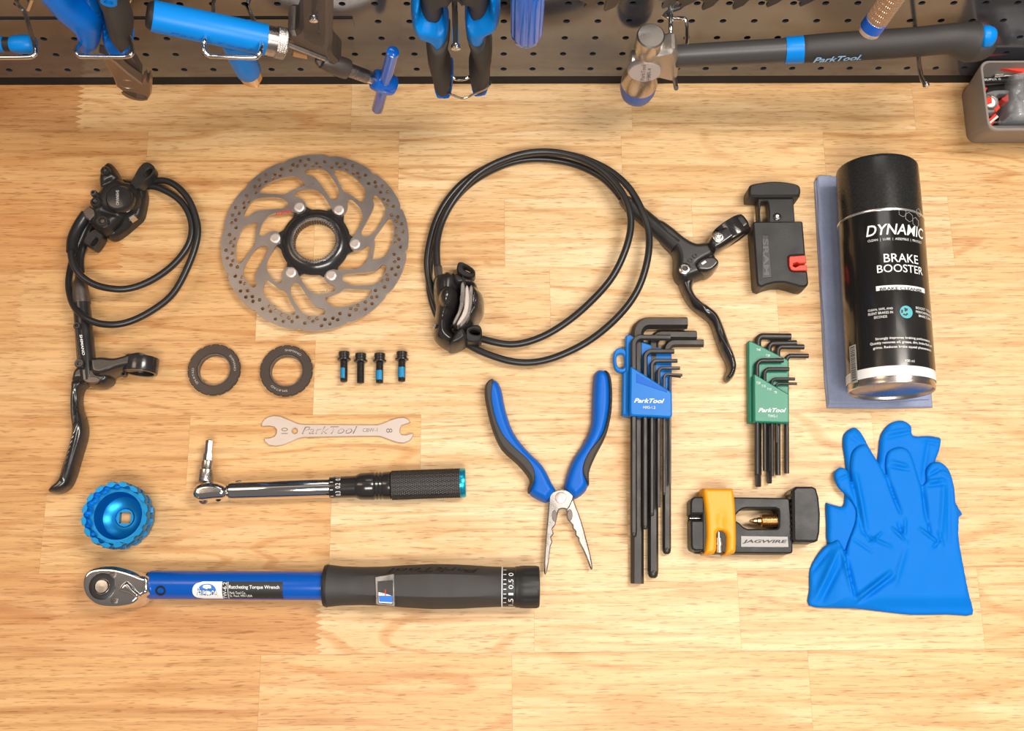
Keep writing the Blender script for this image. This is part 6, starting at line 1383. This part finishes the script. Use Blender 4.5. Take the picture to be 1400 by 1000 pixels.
# ------------------------------------------------------------------ parts bin and what is in it
def make_bin():
    Hb = 0.052
    fl = on_z((1343, 176.5), Hb); bk = on_y((1362, 54), 0.004)
    x0 = on_z((1343.5, 120), Hb).x; yF = on_z((1370, 178.5), Hb).y; yB = WALL-0.006; x1 = x0+0.15
    bx0 = on_z((1317, 150), 0).x; byF = on_z((1360, 196), 0).y
    t = thing('parts_bin', ((x0+x1)/2, (yF+yB)/2, 0), 'warm grey plastic parts bin full of small tools', 'bin')
    def loop(xa, ya, xb, yb, r, z, n=5):
        return [(x, y, z) for x, y in rrect(xa, ya, xb, yb, r, n)]
    w = 0.0022
    rings = [loop(bx0, byF, x1-0.004, yB, 0.008, 0.0), loop(x0, yF, x1, yB, 0.008, Hb-0.001), loop(x0+0.0005, yF+0.0005, x1-0.0005, yB-0.0005, 0.008, Hb), loop(x0+w, yF+w, x1-w, yB-w, 0.007, Hb), loop(bx0+w, byF+w, x1-0.004-w, yB-w, 0.007, 0.003)]
    vs = []; fs = []; n = len(rings[0])
    for r in rings: vs += r
    for i in range(len(rings)-1):
        for k in range(n): fs.append((i*n+k, i*n+(k+1) % n, (i+1)*n+(k+1) % n, (i+1)*n+k))
    fs.append(tuple(range(n-1, -1, -1))); fs.append(tuple((len(rings)-1)*n+k for k in range(n)))
    mk('tub', vs, fs, BIN_GREY, t, angle=40)
    B_ = lambda pts: cr(1300, 30, 5.56, pts)
    def item(name, label, cat): return thing(name, on_z((1380, 120), 0.004), label, cat, 'small tools in the bin')
    a = item('red_rod', 'thin red-orange rod lying across the tools in the bin', 'rod')
    mk('rod', *tube_vf([on_z(p, 0.040) for p in B_([(268, 338), (420, 352), (640, 392)])], 0.0026, 4, rot=PI/4), RED, a, smooth=False)
    a = item('black_handled_tool', 'black tapering handle leaning against the back of the bin', 'tool handle')
    relief('handle', B_([(320, 305), (390, 270), (480, 240), (640, 215), (640, 300), (520, 310), (400, 318)]), Bench(0.034), 0.012, 0.036, 0.006, BLACK_RUBBER, a, res=0.001)
    a = item('marker_pen', 'black pen-shaped tool with pale lettering under the red rod', 'pen')
    b = mk('barrel', *lathe_vf(on_z(B_([(250, 445)])[0], 0.024), on_z(B_([(600, 425)])[0], 0.024), [(0, 0.003), (0.05, 0.0042), (0.08, 0.004)], n=16), BLACK_PLASTIC, a)
    p = B_([(255, 447), (380, 440), (254, 432)]); text_px('lettering', 'SUPER B', p[0], p[1], p[2], 0.0285, WHITE, b)
    a = item('steel_tweezers', 'bright steel prongs beside the red rod in the bin', 'tweezers')
    for e in (0, 14): mk('prong', *tube_vf([on_z(p, 0.032) for p in B_([(330, 405+e), (420, 395+e), (520, 400+e/2)])], 0.0011, 8), STEEL, a)
    a = item('ring_cutter', 'grey plate tool with round steel ring and red jaws in the bin', 'cutter')
    plate('grey_plate', [smooth_closed(B_([(248, 560), (300, 525), (360, 516), (440, 518), (436, 545), (370, 545), (345, 580), (368, 640), (350, 680), (270, 690), (246, 650)]), 2)], Bench(0.030), 0.020, 0.030, STEEL_GREY, a, bevel=0.0008)
    c = on_z(B_([(292, 616)])[0], 0.030)
    mk('steel_ring', *lathe_vf(c, c+Vector((0, 0, 1)), [(0, 0.0052), (0.003, 0.0055), (0.003, 0.0068), (0, 0.0072)], n=32, closed=True), STEEL, a)
    mk('ring_core', *lathe_vf(c, c+Vector((0, 0, 1)), [(0, 0.0052), (0.0012, 0.0050)], n=24), WHITE, a)
    plate('red_jaw', [B_([(275, 575), (308, 568), (312, 615), (262, 632), (250, 620)])], Bench(0.0325), 0.030, 0.033, RED, a, bevel=0.0004)
    plate('red_jaw', [B_([(328, 660), (352, 605), (378, 650), (345, 685)])], Bench(0.031), 0.022, 0.031, RED, a, bevel=0.0005)
    a = item('red_clip', 'small red-orange clip at the bin wall above the ring tool', 'clip')
    relief('clip', B_([(246, 495), (280, 490), (290, 505), (265, 535), (246, 550)]), Bench(0.030), 0.012, 0.031, 0.002, RED, a, res=0.0006)
    a = item('red_wedge', 'small red wedge between ring tool and clear bag', 'wedge')
    plate('wedge', [B_([(388, 580), (440, 545), (440, 600), (410, 602)])], Bench(0.028), 0.008, 0.028, RED, a, bevel=0.0006)
    a = item('striped_pliers', 'red and white striped handle in the bin corner', 'pliers')
    for i, (m_, o_) in enumerate(((RED, 0), (WHITE, 22), (RED, 44))):
        plate('stripe', [B_([(242+o_*0.3, 780+o_*0.35), (340+o_, 690+o_*0.3), (352+o_, 706+o_*0.3), (252+o_*0.4, 800+o_*0.2)])], Bench(0.022), 0.006, 0.022-0.002*i, m_, a, bevel=0.0006)
    a = item('black_box', 'black plastic block deep in the bin under the other tools', 'block')
    relief('block', B_([(242, 480), (640, 420), (640, 800), (300, 806), (244, 800), (240, 640)]), Bench(0.016), 0.0035, 0.018, 0.004, HOLE_PLASTIC, a, res=0.0018, sm=0)
    a = item('grey_tray', 'dull grey tray edge under the clear bag', 'tray')
    plate('tray', [B_([(310, 785), (640, 782), (640, 812), (312, 812)])], Bench(0.028), 0.018, 0.028, STEEL_GREY, a, bevel=0.0008)
    a = item('clear_bag', 'crinkled clear plastic bag of small parts in the bin', 'bag')
    rng = np.random.RandomState(4)
    def hm(Q, D):
        h = 0
        for i in range(14):
            th = rng.uniform(0, PI); ph = rng.uniform(0, 6); k = rng.uniform(150, 420)
            h = h+0.0011*np.abs(np.sin((Q[:, 0]*np.cos(th)+Q[:, 1]*np.sin(th))*k+ph))
        return (h-0.009)*np.clip(D/0.004, 0, 1)
    v, f = relief_vf(B_([(470, 380), (560, 370), (680, 380), (680, 760), (560, 755), (410, 745), (430, 640), (448, 500)]), Bench(0.038), 0.024, 0.040, 0.004, res=0.0010, sm=0, hmap=hm)
    mk('bag_film', v, f, CLEAR, a, angle=20)
    relief('bag_contents', B_([(500, 600), (680, 590), (680, 740), (480, 735)]), Bench(0.030), 0.0265, 0.034, 0.003, STEEL_GREY, a, res=0.0012, sm=0)
STEEL_GREY = mat('grey_painted_steel', (0.20, 0.20, 0.20), 0.4, 0.3, bump=(400, 0.1))
make_bin()
